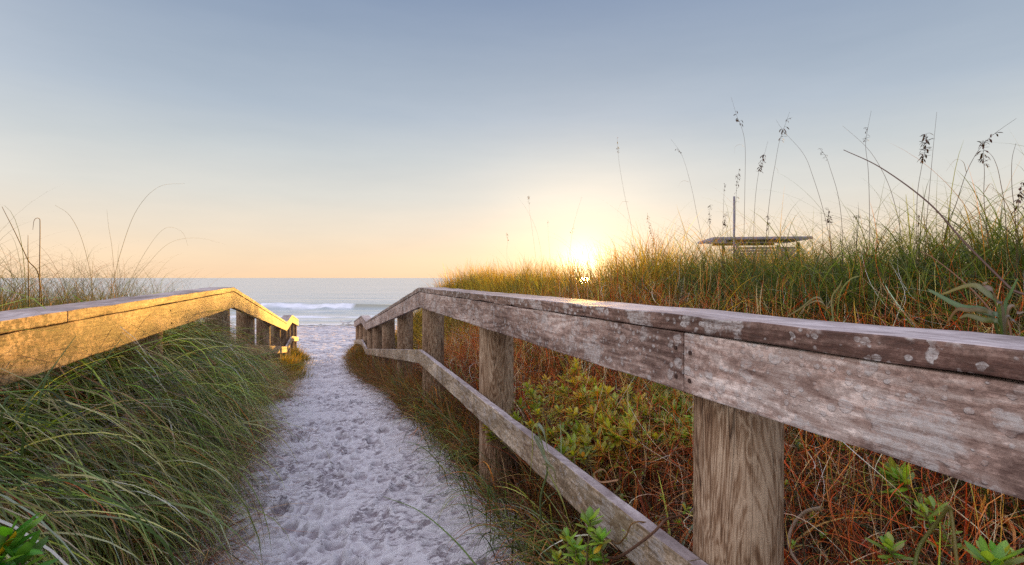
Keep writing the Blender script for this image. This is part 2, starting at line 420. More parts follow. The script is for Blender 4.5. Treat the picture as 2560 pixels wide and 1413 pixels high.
# ------------------------------------------------------------------ wood
def wood(name, dark, mid, light, lichen=0.0, mildew=0.0, mcol=(.06, .03, .02), lcol=(.56, .54, .53), speck=.3, rough=.62, endtilt=0, top=None, bstr=.5):
    m, t, o = mat(name)
    tc = N(t, 'ShaderNodeTexCoord').outputs['Object']
    oi = N(t, 'ShaderNodeObjectInfo')
    off = N(t, 'ShaderNodeVectorMath', operation='SCALE'); off.inputs[0].default_value = (37, 13, 7)
    t.links.new(oi.outputs['Random'], off.inputs['Scale'])
    v = N(t, 'ShaderNodeVectorMath', operation='ADD'); t.links.new(tc, v.inputs[0]); t.links.new(off.outputs[0], v.inputs[1])
    v = v.outputs[0]
    # slow waviness makes the cathedral rings
    wa = N(t, 'ShaderNodeTexWave', wave_type='BANDS', bands_direction='Z', wave_profile='SIN')
    wa.inputs['Scale'].default_value = 9; wa.inputs['Distortion'].default_value = 22
    wa.inputs['Detail'].default_value = 2; wa.inputs['Detail Scale'].default_value = .35; wa.inputs['Detail Roughness'].default_value = .4
    t.links.new(mapping(t, v, (.3, 1, 1)), wa.inputs['Vector'])
    cn = noise(t, mapping(t, v, (1.3, 5, 8)), 1.0, 2, .45)
    cont = math_(t, 'ADD', math_(t, 'MULTIPLY', math_(t, 'SINE', math_(t, 'MULTIPLY', cn, 95)), .5), .5)
    mot = noise(t, mapping(t, v, (60, 60, 90)), 1.0, 6, .8)
    st = noise(t, mapping(t, v, (9, 60, 120)), 1.0, 6, .72)
    st2 = noise(t, mapping(t, v, (9, 60, 300)), 1.0, 3, .6)
    big = noise(t, mapping(t, v, (1.6, 4, 5)), 1.0, 4, .6)
    f = math_(t, 'ADD', math_(t, 'MULTIPLY', cont, .10), math_(t, 'ADD', math_(t, 'MULTIPLY', math_(t, 'ADD', math_(t, 'MULTIPLY', st, .5), math_(t, 'MULTIPLY', mot, .5)), .70), math_(t, 'MULTIPLY', big, .42)))
    cr = ramp(t, [(.47, dark), (.60, mid), (.75, light)])
    t.links.new(f, cr.inputs[0])
    bb = ramp(t, [(.3, (.55, .5, .48)), (.62, (1.15, 1.15, 1.15))]); t.links.new(big, bb.inputs[0])
    c = mixc(t, .8, cr.outputs[0], bb.outputs[0], 'MULTIPLY')
    # small knots
    if speck:
        sn = noise(t, mapping(t, v, (50, 60, 110)), 1.0, 4, .7)
        sr = ramp(t, [(.30, (.22, .17, .15)), (.44, (1, 1, 1))]); t.links.new(sn, sr.inputs[0])
        c = mixc(t, speck, c, sr.outputs[0], 'MULTIPLY')
    if mildew:
        mn = noise(t, mapping(t, v, (3.2, 8, 9)), 1.0, 8, .78, .4)
        mn2 = noise(t, mapping(t, v, (55, 55, 75)), 1.0, 4, .7)
        mm = math_(t, 'ADD', math_(t, 'MULTIPLY', mn, .6), math_(t, 'MULTIPLY', mn2, .5))
        mr = ramp(t, [(.505, (0, 0, 0)), (.575, (1, 1, 1))]); t.links.new(mm, mr.inputs[0])
        c = mixc(t, math_(t, 'MULTIPLY', mr.outputs[0], mildew), c, mcol)
    hgt = math_(t, 'ADD', math_(t, 'MULTIPLY', st, .8), math_(t, 'ADD', math_(t, 'MULTIPLY', cont, .12), math_(t, 'MULTIPLY', st2, .35)))
    if lichen:
        wn = N(t, 'ShaderNodeTexNoise'); wn.inputs['Scale'].default_value = 45; wn.inputs['Detail'].default_value = 6
        t.links.new(v, wn.inputs['Vector'])
        tot = None
        for scl, rad, off_ in ((7, .70, .17), (15, .72, .155), (34, .77, .16), (80, .8, .17)):
            wv_ = N(t, 'ShaderNodeVectorMath', operation='SCALE'); wv_.inputs['Scale'].default_value = .75 / scl
            t.links.new(wn.outputs['Color'], wv_.inputs[0])
            vv = N(t, 'ShaderNodeVectorMath', operation='ADD'); t.links.new(v, vv.inputs[0]); t.links.new(wv_.outputs[0], vv.inputs[1])
            vo = N(t, 'ShaderNodeTexVoronoi'); vo.inputs['Scale'].default_value = scl
            vo.inputs['Randomness'].default_value = 1
            t.links.new(mapping(t, vv.outputs[0], (.8, .3, 1)), vo.inputs['Vector'])
            sx = N(t, 'ShaderNodeSeparateColor'); t.links.new(vo.outputs['Color'], sx.inputs[0])
            rr = math_(t, 'SUBTRACT', math_(t, 'MULTIPLY', math_(t, 'POWER', sx.outputs[0], 1.6), rad), off_)
            e = math_(t, 'MULTIPLY', math_(t, 'SUBTRACT', rr, vo.outputs['Distance']), 11)
            ce = N(t, 'ShaderNodeClamp'); t.links.new(e, ce.inputs[0])
            tot = ce.outputs[0] if tot is None else math_(t, 'MAXIMUM', tot, ce.outputs[0])
        gr = noise(t, mapping(t, v, (70, 70, 110)), 1.0, 5, .8)
        grm = ramp(t, [(.38, (.15, .15, .15)), (.56, (1, 1, 1))]); t.links.new(gr, grm.inputs[0])
        sg = ramp(t, [(.40, (.25, .25, .25)), (.54, (1, 1, 1))]); t.links.new(st, sg.inputs[0])
        fac = math_(t, 'MULTIPLY', math_(t, 'MULTIPLY', math_(t, 'MULTIPLY', tot, sg.outputs[0]), grm.outputs[0]), lichen)
        c = mixc(t, fac, c, lcol)
        hgt = math_(t, 'ADD', hgt, math_(t, 'MULTIPLY', tot, .5))
    rg = math_(t, 'ADD', math_(t, 'MULTIPLY', st, .3), rough - .15)
    principled(t, o, c, rg, hgt, bstr, .004, .4)
    return m
M_fasR = wood('weathered_fascia', (.13, .07, .055), (.44, .31, .26), (.78, .67, .61), lichen=.72, mildew=.4, speck=.5, bstr=.8)
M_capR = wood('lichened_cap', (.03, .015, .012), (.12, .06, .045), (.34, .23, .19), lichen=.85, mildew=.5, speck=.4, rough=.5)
M_capTop = wood('pale_top_face', (.24, .19, .19), (.40, .34, .34), (.58, .52, .52), mildew=.15, speck=.3, rough=.66, bstr=.5)  # paler wood for the upward faces of caps and lower rails
M_low = wood('weathered_lower_rail', (.15, .08, .04), (.46, .35, .23), (.74, .63, .50), lichen=.55, mildew=.55, mcol=(.10, .07, .03), speck=.5)
M_fasL = wood('sun_tinted_fascia', (.15, .07, .025), (.50, .28, .11), (.72, .46, .21), mildew=.93, mcol=(.07, .035, .018), speck=.45)  # the low sun's orange is put into this left-side wood colour
M_lowL = wood('sun_tinted_lower_rail', (.30, .17, .07), (.52, .32, .14), (.66, .45, .22), mildew=.2, speck=.15)  # orange sunlight in the base colour here too

M_post, t, o = mat('round_post_wood')
tc = N(t, 'ShaderNodeTexCoord').outputs['Object']
oi = N(t, 'ShaderNodeObjectInfo')
off = N(t, 'ShaderNodeVectorMath', operation='SCALE'); off.inputs[0].default_value = (3, 5, 9)
t.links.new(oi.outputs['Random'], off.inputs['Scale'])
va = N(t, 'ShaderNodeVectorMath', operation='ADD'); t.links.new(tc, va.inputs[0]); t.links.new(off.outputs[0], va.inputs[1])
v = va.outputs[0]
wa = N(t, 'ShaderNodeTexWave', wave_type='BANDS', bands_direction='X')
wa.inputs['Scale'].default_value = 7; wa.inputs['Distortion'].default_value = 20; wa.inputs['Detail'].default_value = 3
wa.inputs['Detail Scale'].default_value = .9; wa.inputs['Detail Roughness'].default_value = .55
t.links.new(mapping(t, v, (1, 1, .28)), wa.inputs['Vector'])
st = noise(t, mapping(t, v, (110, 110, 12)), 1.0, 6, .75)
big = noise(t, mapping(t, v, (6, 6, 2)), 1.0, 4, .6)
cn = noise(t, mapping(t, v, (9, 9, 1.5)), 1.0, 4, .55, .8)
cont = math_(t, 'ADD', math_(t, 'MULTIPLY', math_(t, 'SINE', math_(t, 'MULTIPLY', cn, 150)), .5), .5)
st3 = noise(t, mapping(t, v, (260, 260, 9)), 1.0, 4, .7)
f = math_(t, 'ADD', math_(t, 'MULTIPLY', cont, .11), math_(t, 'ADD', math_(t, 'MULTIPLY', math_(t, 'ADD', math_(t, 'MULTIPLY', st, .6), math_(t, 'MULTIPLY', st3, .5)), .70), math_(t, 'MULTIPLY', big, .38)))
cr = ramp(t, [(.47, (.055, .025, .013)), (.60, (.27, .16, .09)), (.75, (.60, .45, .31))]); t.links.new(f, cr.inputs[0])
ckn = noise(t, mapping(t, v, (24, 24, 1.2)), 1.0, 2, .5, .3)
ck = ramp(t, [(.488, (1, 1, 1)), (.5, (.06, .04, .03)), (.512, (1, 1, 1))]); t.links.new(ckn, ck.inputs[0])
c = mixc(t, .8, cr.outputs[0], ck.outputs[0], 'MULTIPLY')
principled(t, o, c, .8, f, .7, .008)

M_screw, t, o = mat('rusty_screw'); principled(t, o, (.05, .025, .02, 1), .6)

def board(name, parent, p0, p1, out, w, h, mt, drop=0.0, jit=0.0012, proud=0.0, mats_top=None, cutv=True):
    """p0,p1: front top edge. out: +1/-1 side in x the board thickness goes. vertical cut ends."""
    p0 = Vector(p0); p1 = Vector(p1)
    ax = (p1 - p0).normalized()
    ay = Vector((-ax.y, ax.x, 0)).normalized()
    if ay.x * out < 0: ay.negate()
    az = ax.cross(ay)
    flip = az.z < 0
    if flip: az.negate()
    Ms = Matrix((ax, ay, az)).transposed().to_4x4()
    Ms.translation = p0
    Mi = Ms.inverted()
    ln = (p1 - p0).length
    n = max(2, int(ln / .12))
    bm = bmesh.new()
    rings = []
    ph = random.random() * 100
    for i in range(n + 1):
        c = p0.lerp(p1, i / n)
        r = []
        for (a, b) in ((-proud, -drop), (w, -drop), (w, -drop - h), (-proud, -drop - h)):
            q = c + ay * a + Vector((0, 0, b))
            q += Vector((random.gauss(0, jit), 0, random.gauss(0, jit))) * (0 if i in (0, n) else 1)
            r.append(bm.verts.new(Mi @ q))
        rings.append(r)
    for i in range(n):
        for k in range(4):
            bm.faces.new((rings[i][k], rings[i][(k + 1) % 4], rings[i + 1][(k + 1) % 4], rings[i + 1][k]))
    bm.faces.new(rings[0][::-1]); bm.faces.new(rings[-1])
    bmesh.ops.recalc_face_normals(bm, faces=bm.faces)
    es = [e for e in bm.edges if len(e.link_faces) == 2 and e.calc_face_angle(0) > .8]
    bmesh.ops.bevel(bm, geom=es, offset=.0035, segments=2, affect='EDGES', profile=.5)
    me = bpy.data.meshes.new(name)
    bm.to_mesh(me); bm.free()
    me.materials.append(mt)
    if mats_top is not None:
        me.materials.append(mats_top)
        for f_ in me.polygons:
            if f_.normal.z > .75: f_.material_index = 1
    ob = bpy.data.objects.new(name, me)
    COL.objects.link(ob)
    ob.parent = parent
    ob.matrix_parent_inverse = Matrix.Translation(-parent.location)
    ob.matrix_basis = Ms
    return ob

def post(parent, x, y, top, bottom, r=.1):
    segs, n = 96, 26
    V = []; Q = []
    a0 = random.random() * 6
    lob = [(random.uniform(.004, .012), random.randint(2, 5), random.random() * 6) for _ in range(3)]
    cracks = [(random.random() * 6.283, random.uniform(.004, .011), random.uniform(.02, .035), random.uniform(-.3, .7), random.uniform(.3, 1.2), random.random() * 6) for _ in range(9)]
    for j in range(n + 1):
        z = bottom + (top - bottom) * j / n
        for i in range(segs):
            a = 2 * math.pi * i / segs
            rr = r * (1 + sum(k * math.sin(m_ * a + p_) for k, m_, p_ in lob) + random.gauss(0, .0015)) * (1.02 - .03 * j / n)
            for ca, dp, wd, t0_, t1_, ph_ in cracks:
                if t0_ < j / n < t1_:
                    da = (a - ca - .04 * math.sin(j * .35 + ph_) + math.pi) % (2 * math.pi) - math.pi
                    rr -= dp * math.exp(-(da / wd) ** 2)
            V.append((rr * math.cos(a), rr * math.sin(a), z - bottom))
    for j in range(n):
        for i in range(segs):
            Q.append((j * segs + i, j * segs + (i + 1) % segs, (j + 1) * segs + (i + 1) % segs, (j + 1) * segs + i))
    me = np_mesh('post', V, Q)
    b = bmesh.new(); b.from_mesh(me); b.verts.ensure_lookup_table()
    b.faces.new([b.verts[n * segs + i] for i in range(segs)]); b.to_mesh(me); b.free()
    ob = link('post', me, M_post, parent)
    ob.location = (x, y, bottom)
    return ob
def screw(parent, x, y, z, s):
    bm = bmesh.new()
    bmesh.ops.create_cone(bm, cap_ends=True, segments=10, radius1=.0055, radius2=.0045, depth=.003)
    bmesh.ops.rotate(bm, verts=bm.verts, matrix=Matrix.Rotation(math.pi / 2, 3, 'Y'))
    me = bpy.data.meshes.new('screw'); bm.to_mesh(me); bm.free()
    ob = link('screw', me, M_screw, parent)
    ob.location = (x + .0005 * s, y, z)
    return ob

# right railing ------------------------------------------------------
railR = empty('wooden_railing', (.93, 1.05, 0), 'grey lichen-spotted wooden railing on round posts, right of the sand path', 'railing', 'railings along the path')
ZT = 1.25 - .087
XR = .79
prof = [(-1.5, ZT), (4.93, ZT), (12.1, ZT - .86), (13.8, ZT - .84), (17.6, ZT - 1.27)]
def zc(pr, Y): return float(np.interp(Y, [a for a, _ in pr], [b for _, b in pr]))
CAPH, CAPW, FASH, FASW = .038, .19, .14, .038
def run(parent, pr, cuts, X0, side, mt, h, wd, drop, name, mats_top=None, proud=0, xf=None, gap=.0015):
    ys_ = sorted(set([a for a, _ in pr] + cuts))
    for a, b in zip(ys_[:-1], ys_[1:]):
        ga = gap if a in cuts else 0; gb = gap if b in cuts else 0
        x0 = xf(a) if xf else X0; x1 = xf(b) if xf else X0
        board(name, parent, (x0, a + ga, zc(pr, a)), (x1, b - gb, zc(pr, b)), side, wd, h, mt, drop=drop, mats_top=mats_top, proud=proud)
run(railR, prof, [3.05, -.9, 7.2], XR, 1, M_capR, CAPH, CAPW, 0, 'cap_board', M_capTop, proud=.004)
run(railR, prof, [1.067, 8.9], XR, 1, M_fasR, FASH, FASW, CAPH + .003, 'fascia_board')
prof2 = [(-1.5, ZT), (4.95, ZT), (12.1, ZT - .88), (13.8, ZT - .86), (17.6, ZT - 1.29)]
run(railR, prof2, [3.0, 1.05, 7.1, 10.1], XR, 1, M_low, .122, FASW, .571, 'lower_rail', M_capTop)
for y in (-.9, 1.05, 3.0, 4.98, 6.9, 8.85, 10.8, 12.3, 13.8, 15.6, 17.45):
    post(railR, XR + FASW + .103, y, zc(prof, y) - CAPH - .012 - .115 * .1 * (y > 5), float(ground(.93, y)) - .35)
for (y, dz) in ((1.04, -.085), (1.042, -.15), (1.095, -.08), (1.093, -.148), (5.03, -.085), (4.88, -.15), (2.98, -.15)):
    screw(railR, XR - .001, y, ZT + dz, -1)
# left railing -------------------------------------------------------
railL = empty('wooden_railing', (-.93, 5.35, 0), 'golden sunlit wooden railing, left of the sand path, half buried in grass', 'railing', 'railings along the path')
YL = 5.30
profL = [(-1.5, 1.104), (YL, 1.169), (11.9, 1.25 - .90), (13.7, 1.25 - .87), (16.6, 1.25 - 1.19)]
def xl(Y): return -(.780 + .016 * max(0, YL - Y))
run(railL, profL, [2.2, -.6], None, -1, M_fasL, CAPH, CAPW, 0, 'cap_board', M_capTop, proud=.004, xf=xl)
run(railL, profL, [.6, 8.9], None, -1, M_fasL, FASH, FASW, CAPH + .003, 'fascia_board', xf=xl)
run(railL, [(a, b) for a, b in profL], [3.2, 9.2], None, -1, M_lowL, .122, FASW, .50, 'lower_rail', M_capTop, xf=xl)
for y in (-.5, 1.5, 3.4, 5.36, 7.1, 9.0, 10.9, 12.6, 13.7, 15.2, 16.5):
    post(railL, xl(y) - FASW - .103, y, zc(profL, y) - CAPH - .014, float(ground(-.93, y)) - .35)
for (y, dz) in ((5.2, -.08), (5.2, -.15), (3.4, -.08), (3.42, -.15)):
    screw(railL, xl(y) + .001, y, zc(profL, y) + dz, 1)

# ------------------------------------------------------------------ grass
def leafmat(name, trans=.4, gloss=.06, sat=1.0, rough=.45):
    m, t, o = mat(name)
    a = N(t, 'ShaderNodeAttribute', attribute_name='Col')
    d = N(t, 'ShaderNodeBsdfDiffuse'); t.links.new(a.outputs['Color'], d.inputs['Color'])
    tr = N(t, 'ShaderNodeBsdfTranslucent')
    tcol = mixc(t, 1.0, a.outputs['Color'], (1.5, 1.25, .5), 'MULTIPLY')
    t.links.new(tcol, tr.inputs['Color'])
    m1 = N(t, 'ShaderNodeMixShader'); m1.inputs[0].default_value = trans
    t.links.new(d.outputs[0], m1.inputs[1]); t.links.new(tr.outputs[0], m1.inputs[2])
    g = N(t, 'ShaderNodeBsdfGlossy'); g.inputs['Roughness'].default_value = rough; g.inputs['Color'].default_value = (1, 1, 1, 1)
    m2 = N(t, 'ShaderNodeMixShader'); m2.inputs[0].default_value = gloss
    t.links.new(m1.outputs[0], m2.inputs[1]); t.links.new(g.outputs[0], m2.inputs[2])
    t.links.new(m2.outputs[0], o.inputs[0])
    return m
M_grass = leafmat('beach_grass_blades', .48, .03)
M_dune = leafmat('backlit_dune_blades', .62, .02)
M_leaf = leafmat('broad_leaves', .50, .04, rough=.4)
M_dry = leafmat('dry_grass_blades', .35, .02)

def pick(n, palette):
    cols = np.array([p[0] for p in palette], float); wts = np.array([p[1] for p in palette], float); wts /= wts.sum()
    i = RNG.choice(len(palette), n, p=wts)
    return cols[i] * np.clip(np.exp(RNG.normal(-.08, .42, (n, 1))), .25, 1.9) * RNG.uniform(.92, 1.08, (n, 3))
def U(a, b, n): return RNG.uniform(a, b, n)
def blade_geo(x, y, z, az, Ln, W, th0, bend, c1, c0=None, segs=7, p=1.25, daz=None, cap=2.75, tw=.7, clampz=True):
    n = len(x)
    t_ = np.linspace(0, 1, segs + 1)[None, :]
    th = np.clip(th0[:, None] + bend[:, None] * t_ ** p, -3, cap)
    A = az[:, None] + (0 if daz is None else daz[:, None] * t_)
    thm = (th[:, 1:] + th[:, :-1]) / 2; Am = (A[:, 1:] + A[:, :-1]) / 2 if A.shape[1] > 1 else A
    st_ = (Ln / segs)[:, None]
    dx = np.sin(thm) * np.cos(Am) * st_; dy = np.sin(thm) * np.sin(Am) * st_; dz = np.cos(thm) * st_
    Z0 = np.zeros((n, 1))
    px = x[:, None] + np.concatenate([Z0, np.cumsum(dx, 1)], 1)
    py = y[:, None] + np.concatenate([Z0, np.cumsum(dy, 1)], 1)
    pz = z[:, None] + np.concatenate([Z0, np.cumsum(dz, 1)], 1)
    if clampz:
        pz = np.maximum(pz, ground(px, py) + .006 + RNG.random(px.shape) * .008)
    tt = U(-tw, tw, n)[:, None]
    sx = -np.sin(A + tt) * np.ones_like(px); sy = np.cos(A + tt) * np.ones_like(px)
    szz = np.sin(tt) * .6 * np.ones_like(px)
    wt = W[:, None] * .5 * (np.clip(1 - t_, 0, 1) ** .65 * .95 + .05) * (.55 + .45 * np.minimum(1, t_ * 5))
    a = np.stack([px - sx * wt, py - sy * wt, pz - szz * wt], -1)
    b = np.stack([px + sx * wt, py + sy * wt, pz + szz * wt], -1)
    V = np.stack([a, b], 2).reshape(-1, 3)
    base = (np.arange(n) * (segs + 1) * 2)[:, None]
    k = (np.arange(segs) * 2)[None, :]
    q0 = base + k
    Q = np.stack([q0, q0 + 1, q0 + 3, q0 + 2], -1).reshape(-1, 4)
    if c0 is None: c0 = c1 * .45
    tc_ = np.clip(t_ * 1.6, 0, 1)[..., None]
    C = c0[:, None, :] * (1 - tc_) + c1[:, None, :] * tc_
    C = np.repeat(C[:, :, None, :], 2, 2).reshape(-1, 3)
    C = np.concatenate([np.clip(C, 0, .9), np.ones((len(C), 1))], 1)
    return V, Q, C
def saddle(x, y):
    a = np.arctan2(x, y) - SUN_AZ
    return 1 - .33 * np.exp(-(a / .055) ** 2)
def join_geo(gs):
    Vs, Qs, Cs, o_ = [], [], [], 0
    for V, Q, C in gs:
        Vs.append(V); Qs.append(Q + o_); Cs.append(C); o_ += len(V)
    return np.concatenate(Vs), np.concatenate(Qs), np.concatenate(Cs)
def stuff(name, gs, m, label, cat):
    V, Q, C = join_geo(gs)
    me = np_mesh(name, V, Q, True, C)
    return tag(link(name, me, m), label, cat, None, 'stuff')

GREEN = [((.085, .15, .035), 4), ((.13, .20, .06), 3), ((.19, .26, .13), 1.6), ((.05, .085, .022), 3), ((.24, .23, .07), 1.3), ((.30, .20, .09), 1.3), ((.22, .085, .03), .5)]
LEFTG = [((.10, .17, .045), 4), ((.15, .23, .08), 3.2), ((.24, .32, .18), 2.2), ((.055, .10, .03), 3), ((.26, .26, .10), 1.5), ((.34, .25, .14), 1.8), ((.28, .09, .03), .4)]
DUNE = [((.10, .135, .03), 4), ((.16, .17, .045), 3), ((.06, .08, .02), 3), ((.28, .20, .07), 2.5), ((.33, .17, .055), 1.5), ((.18, .25, .12), 1)]
DRY_GLARE = [((.74, .19, .035), 3.6), ((.78, .34, .11), 2.6), ((.58, .085, .015), 4), ((.82, .60, .40), 3), ((.24, .04, .012), 2.5), ((.30, .27, .05), .8)]  # rust-red dry grass, its colour also carrying the sun's orange glare
BROWN = [((.26, .095, .035), 4), ((.38, .18, .07), 2), ((.13, .05, .022), 4), ((.12, .15, .035), 2)]

# A left bank between the railing and the path: drooping tussocks
LEFTG = [((.20, .31, .055), 4), ((.30, .41, .11), 3.4), ((.48, .56, .32), 2.6), ((.06, .12, .03), 2.6), ((.46, .43, .16), 1.6), ((.58, .46, .30), 2.4), ((.42, .13, .03), .7)]
def shorex(y): return (vn(y * 1.1, y * 0, 50) - .5) * .26
def tussocks(count, ylo, yhi, xlo, xhi, nb, L0, L1, w0, w1, azm=-.5, azs=.5, pal=LEFTG, drop=(1.5, 2.7), yk=1.35, segs=10, spread=.05):
    for _ in range(count):
        cy = ylo + (yhi - ylo) * random.random() ** yk
        cx = -random.uniform(xlo, xhi) + float(shorex(np.array([cy]))[0]) * (1 - .5 * (xhi > 1.2)) - .24 * float(np.interp(cy, [1.4, 3.4], [1, 0]))
        n = max(6, int(random.gauss(nb, nb * .3)))
        sc_ = float(np.interp(cy, [1, 5, 9, 13], [1.0, .92, .52, .34])) * random.uniform(.8, 1.15)
        wk = float(np.interp(cy, [1, 4, 9, 13], [1.25, 1.3, 1.6, 2.0]))
        x = cx + RNG.normal(0, spread, n); y = cy + RNG.normal(0, spread, n)
        a0 = random.gauss(azm, azs)
        tone = random.choice([.45, .8, 1.0, 1.3, 1.6]) * np.array([random.uniform(.85, 1.3), 1.0, random.uniform(.6, 1.25)])
        gs.append(blade_geo(x, y, ground(x, y), a0 + RNG.normal(0, .55, n), U(L0, L1, n) * sc_, (w0 + (w1 - w0) * RNG.random(n) ** 2) * wk, U(.0, .5, n), U(drop[0], drop[1], n), pick(n, pal) * tone * np.exp(RNG.normal(0, .32, (n, 1))), pick(n, BROWN) * .15, segs, random.uniform(.95, 1.35), RNG.normal(0, .35, n), cap=3.08))  # root colour near black: painted shade inside the tussock
gs = []
tussocks(330, .9, 12.5, 1.08, 1.65, 40, .85, 1.3, .004, .015, azm=-.75, drop=(2.3, 3.0), spread=.07)
tussocks(300, .9, 12.0, .86, 1.1, 34, .55, .85, .0035, .013, azm=-.8, drop=(2.2, 3.0), spread=.06)
tussocks(110, .9, 9.5, .68, .86, 22, .22, .5, .0028, .007, azm=-.7, azs=.9, drop=(1.6, 2.8))
tussocks(34, 1.05, 3.4, .85, 1.3, 11, .75, 1.1, .010, .019, azm=-.9, drop=(2.0, 2.8), pal=[((.44, .52, .34), 3), ((.30, .42, .12), 3), ((.55, .54, .38), 1)], segs=12)
tussocks(60, 1.2, 7.0, .9, 1.3, 9, .8, 1.2, .007, .012, azm=-.6, pal=[((.20, .32, .05), 3), ((.12, .22, .03), 3)], drop=(1.2, 2.4), segs=12)
n = 12000
y = 1.0 + 9 * RNG.random(n) ** 1.4; x = -U(.55, 1.5, n) + shorex(y)
gs.append(blade_geo(x, y, ground(x, y) + U(0, .35, n) * np.clip((-x - .6) * 3, 0, 1), RNG.normal(-.8, .8, n), U(.25, .6, n), U(.002, .005, n), U(.3, 1.3, n), U(.8, 2.4, n), pick(n, [((.50, .36, .25), 3), ((.32, .11, .05), 3), ((.62, .52, .42), 1.6)]), None, 6, 1.1, RNG.normal(0, 1, n)))
n = 700
y = 1.4 + 9 * RNG.random(n) ** 1.2; x = -U(.55, .8, n) + shorex(y)
gs.append(blade_geo(x, y, ground(x, y), RNG.normal(0, .9, n), U(.15, .5, n), U(.002, .0045, n), U(.2, .9, n), U(.6, 2., n), pick(n, LEFTG), None, 7, 1.2, RNG.normal(0, .6, n)))
stuff('beach_grass', gs, M_grass, 'long drooping green beach grass spilling onto the path left of the sand', 'grass')

# B dune grass beyond the left railing
gs = []
n = 15000
y = 1.3 + 12.5 * RNG.random(n); x = -1.35 - 5.5 * RNG.random(n)
gs.append(blade_geo(x, y, ground(x, y), U(-3.14, 3.14, n), U(.25, .62, n), U(.004, .008, n), U(0, .6, n), U(.3, 1.6, n), pick(n, DUNE), None, 6, 1.3, RNG.normal(0, .5, n)))
n = 3400
y = 1.8 + 10.5 * RNG.random(n); x = -1.6 - 4.4 * RNG.random(n)
hl = np.where(RNG.random(n) < .35, U(.8, 1.25, n), U(.55, .9, n))
gs.append(blade_geo(x, y, ground(x, y), U(-3.14, 3.14, n), hl, U(.003, .0058, n), U(0, .4, n), U(.5, 2.5, n), pick(n, DUNE), None, 12, 1.7, RNG.normal(0, .3, n)))
n = 1900
y = 1.8 + 9.5 * RNG.random(n); x = -1.7 - 3.4 * RNG.random(n)
gs.append(blade_geo(x, y, ground(x, y), U(-3.14, 3.14, n), U(.9, 1.5, n), U(.003, .0052, n), U(0, .45, n), U(1.0, 2.9, n), pick(n, DUNE) * .8, None, 14, 1.8, RNG.normal(0, .3, n)))
stuff('dune_grass', gs, M_grass, 'sparse arching dune grass behind the golden railing, against the sea horizon', 'grass')

# C right dune
gs = []
n = 30000
y = -.5 + 17.5 * RNG.random(n) ** 1.15; x = 1.55 + 5.2 * RNG.random(n) ** 1.1
k = np.interp(y, [0, 6, 17], [1, 1.25, 1.8])
hh = (.55 + .75 * vn(x * 1.3, y * 1.3, 60))
wg = ss(y, 2.2, 5.5)[:, None]
GREENR = [((.12, .19, .04), 4), ((.18, .26, .06), 3), ((.07, .11, .03), 3), ((.30, .26, .09), 1.5), ((.36, .20, .08), .8), ((.26, .34, .17), 1)]
GOLD = [((.60, .40, .05), 3), ((.42, .34, .05), 3), ((.72, .52, .08), 2), ((.34, .16, .03), 2), ((.20, .22, .04), 2)]  # sunward grass painted golden, standing in for the sun's warm glare
cc = np.where(RNG.random((n, 1)) < wg, pick(n, GOLD), pick(n, GREENR)) * (.3 + 1.4 * vn(x * 3.1, y * 3.1, 63))[:, None]
gs.append(blade_geo(x, y, ground(x, y), U(-3.14, 3.14, n), U(.3, .7, n) * hh * saddle(x, y), (.003 + .005 * RNG.random(n) ** 2) * k, U(0, .8, n), U(.3, 2.6, n), cc * np.where(wg > .5, .8, .5), cc * .05, 7, 1.4, RNG.normal(0, .6, n)))  # roots almost black, painting in the shade between strands
for _ in range(620):
    cy = -.4 + 17 * random.random() ** 1.25; cx = 1.75 + 3.6 * random.random() ** .9
    n = random.randint(26, 62); sz = random.uniform(.55, 1.2) * float(np.interp(cx, [1.7, 2.8], [.7, 1]))
    x = cx + RNG.normal(0, .07, n); y = cy + RNG.normal(0, .07, n)
    gold = random.random() < float(ss(cy, 2.6, 5.5))
    c_ = pick(n, GOLD if gold else GREENR) * random.uniform(.5, 1.35)
    a0 = random.uniform(-3.14, 3.14)
    gs.append(blade_geo(x, y, ground(x, y), a0 + RNG.normal(0, 1.3, n), U(.45, .95, n) * sz * saddle(x, y), (.003 + .006 * RNG.random(n) ** 2) * float(np.interp(cy, [0, 6, 17], [1, 1.25, 1.8])), U(0, .5, n), U(.8, 2.9, n), c_, c_ * .08, 9, random.uniform(1.1, 1.8), RNG.normal(0, .5, n), cap=3.0))  # root ends darkened as painted shade within each tuft
n = 4600
y = -.3 + 17 * RNG.random(n); x = 2.3 + 3.6 * RNG.random(n)
gs.append(blade_geo(x, y, ground(x, y), U(-3.14, 3.14, n), U(.6, 1.05, n) * saddle(x, y), U(.003, .006, n), U(0, .5, n), U(.4, 2.6, n), pick(n, GREENR), None, 11, 1.7, RNG.normal(0, .3, n)))
n = 1500
y = -.3 + 7 * RNG.random(n); x = 1.7 + 3 * RNG.random(n)
gs.append(blade_geo(x, y, ground(x, y), U(-3.14, 3.14, n), U(.4, .8, n), U(.008, .015, n), U(0, .8, n), U(.3, 1.8, n), pick(n, GREEN), None, 9, 1.4, RNG.normal(0, .3, n)))
n = 500
y = -.3 + 10 * RNG.random(n); x = 2.3 + 2.4 * RNG.random(n)
gs.append(blade_geo(x, y, ground(x, y), U(-3.14, 3.14, n), U(.9, 1.3, n), U(.0028, .0045, n), U(0, .4, n), U(.8, 2.9, n), pick(n, GREENR) * .8, None, 14, 1.8, RNG.normal(0, .3, n)))
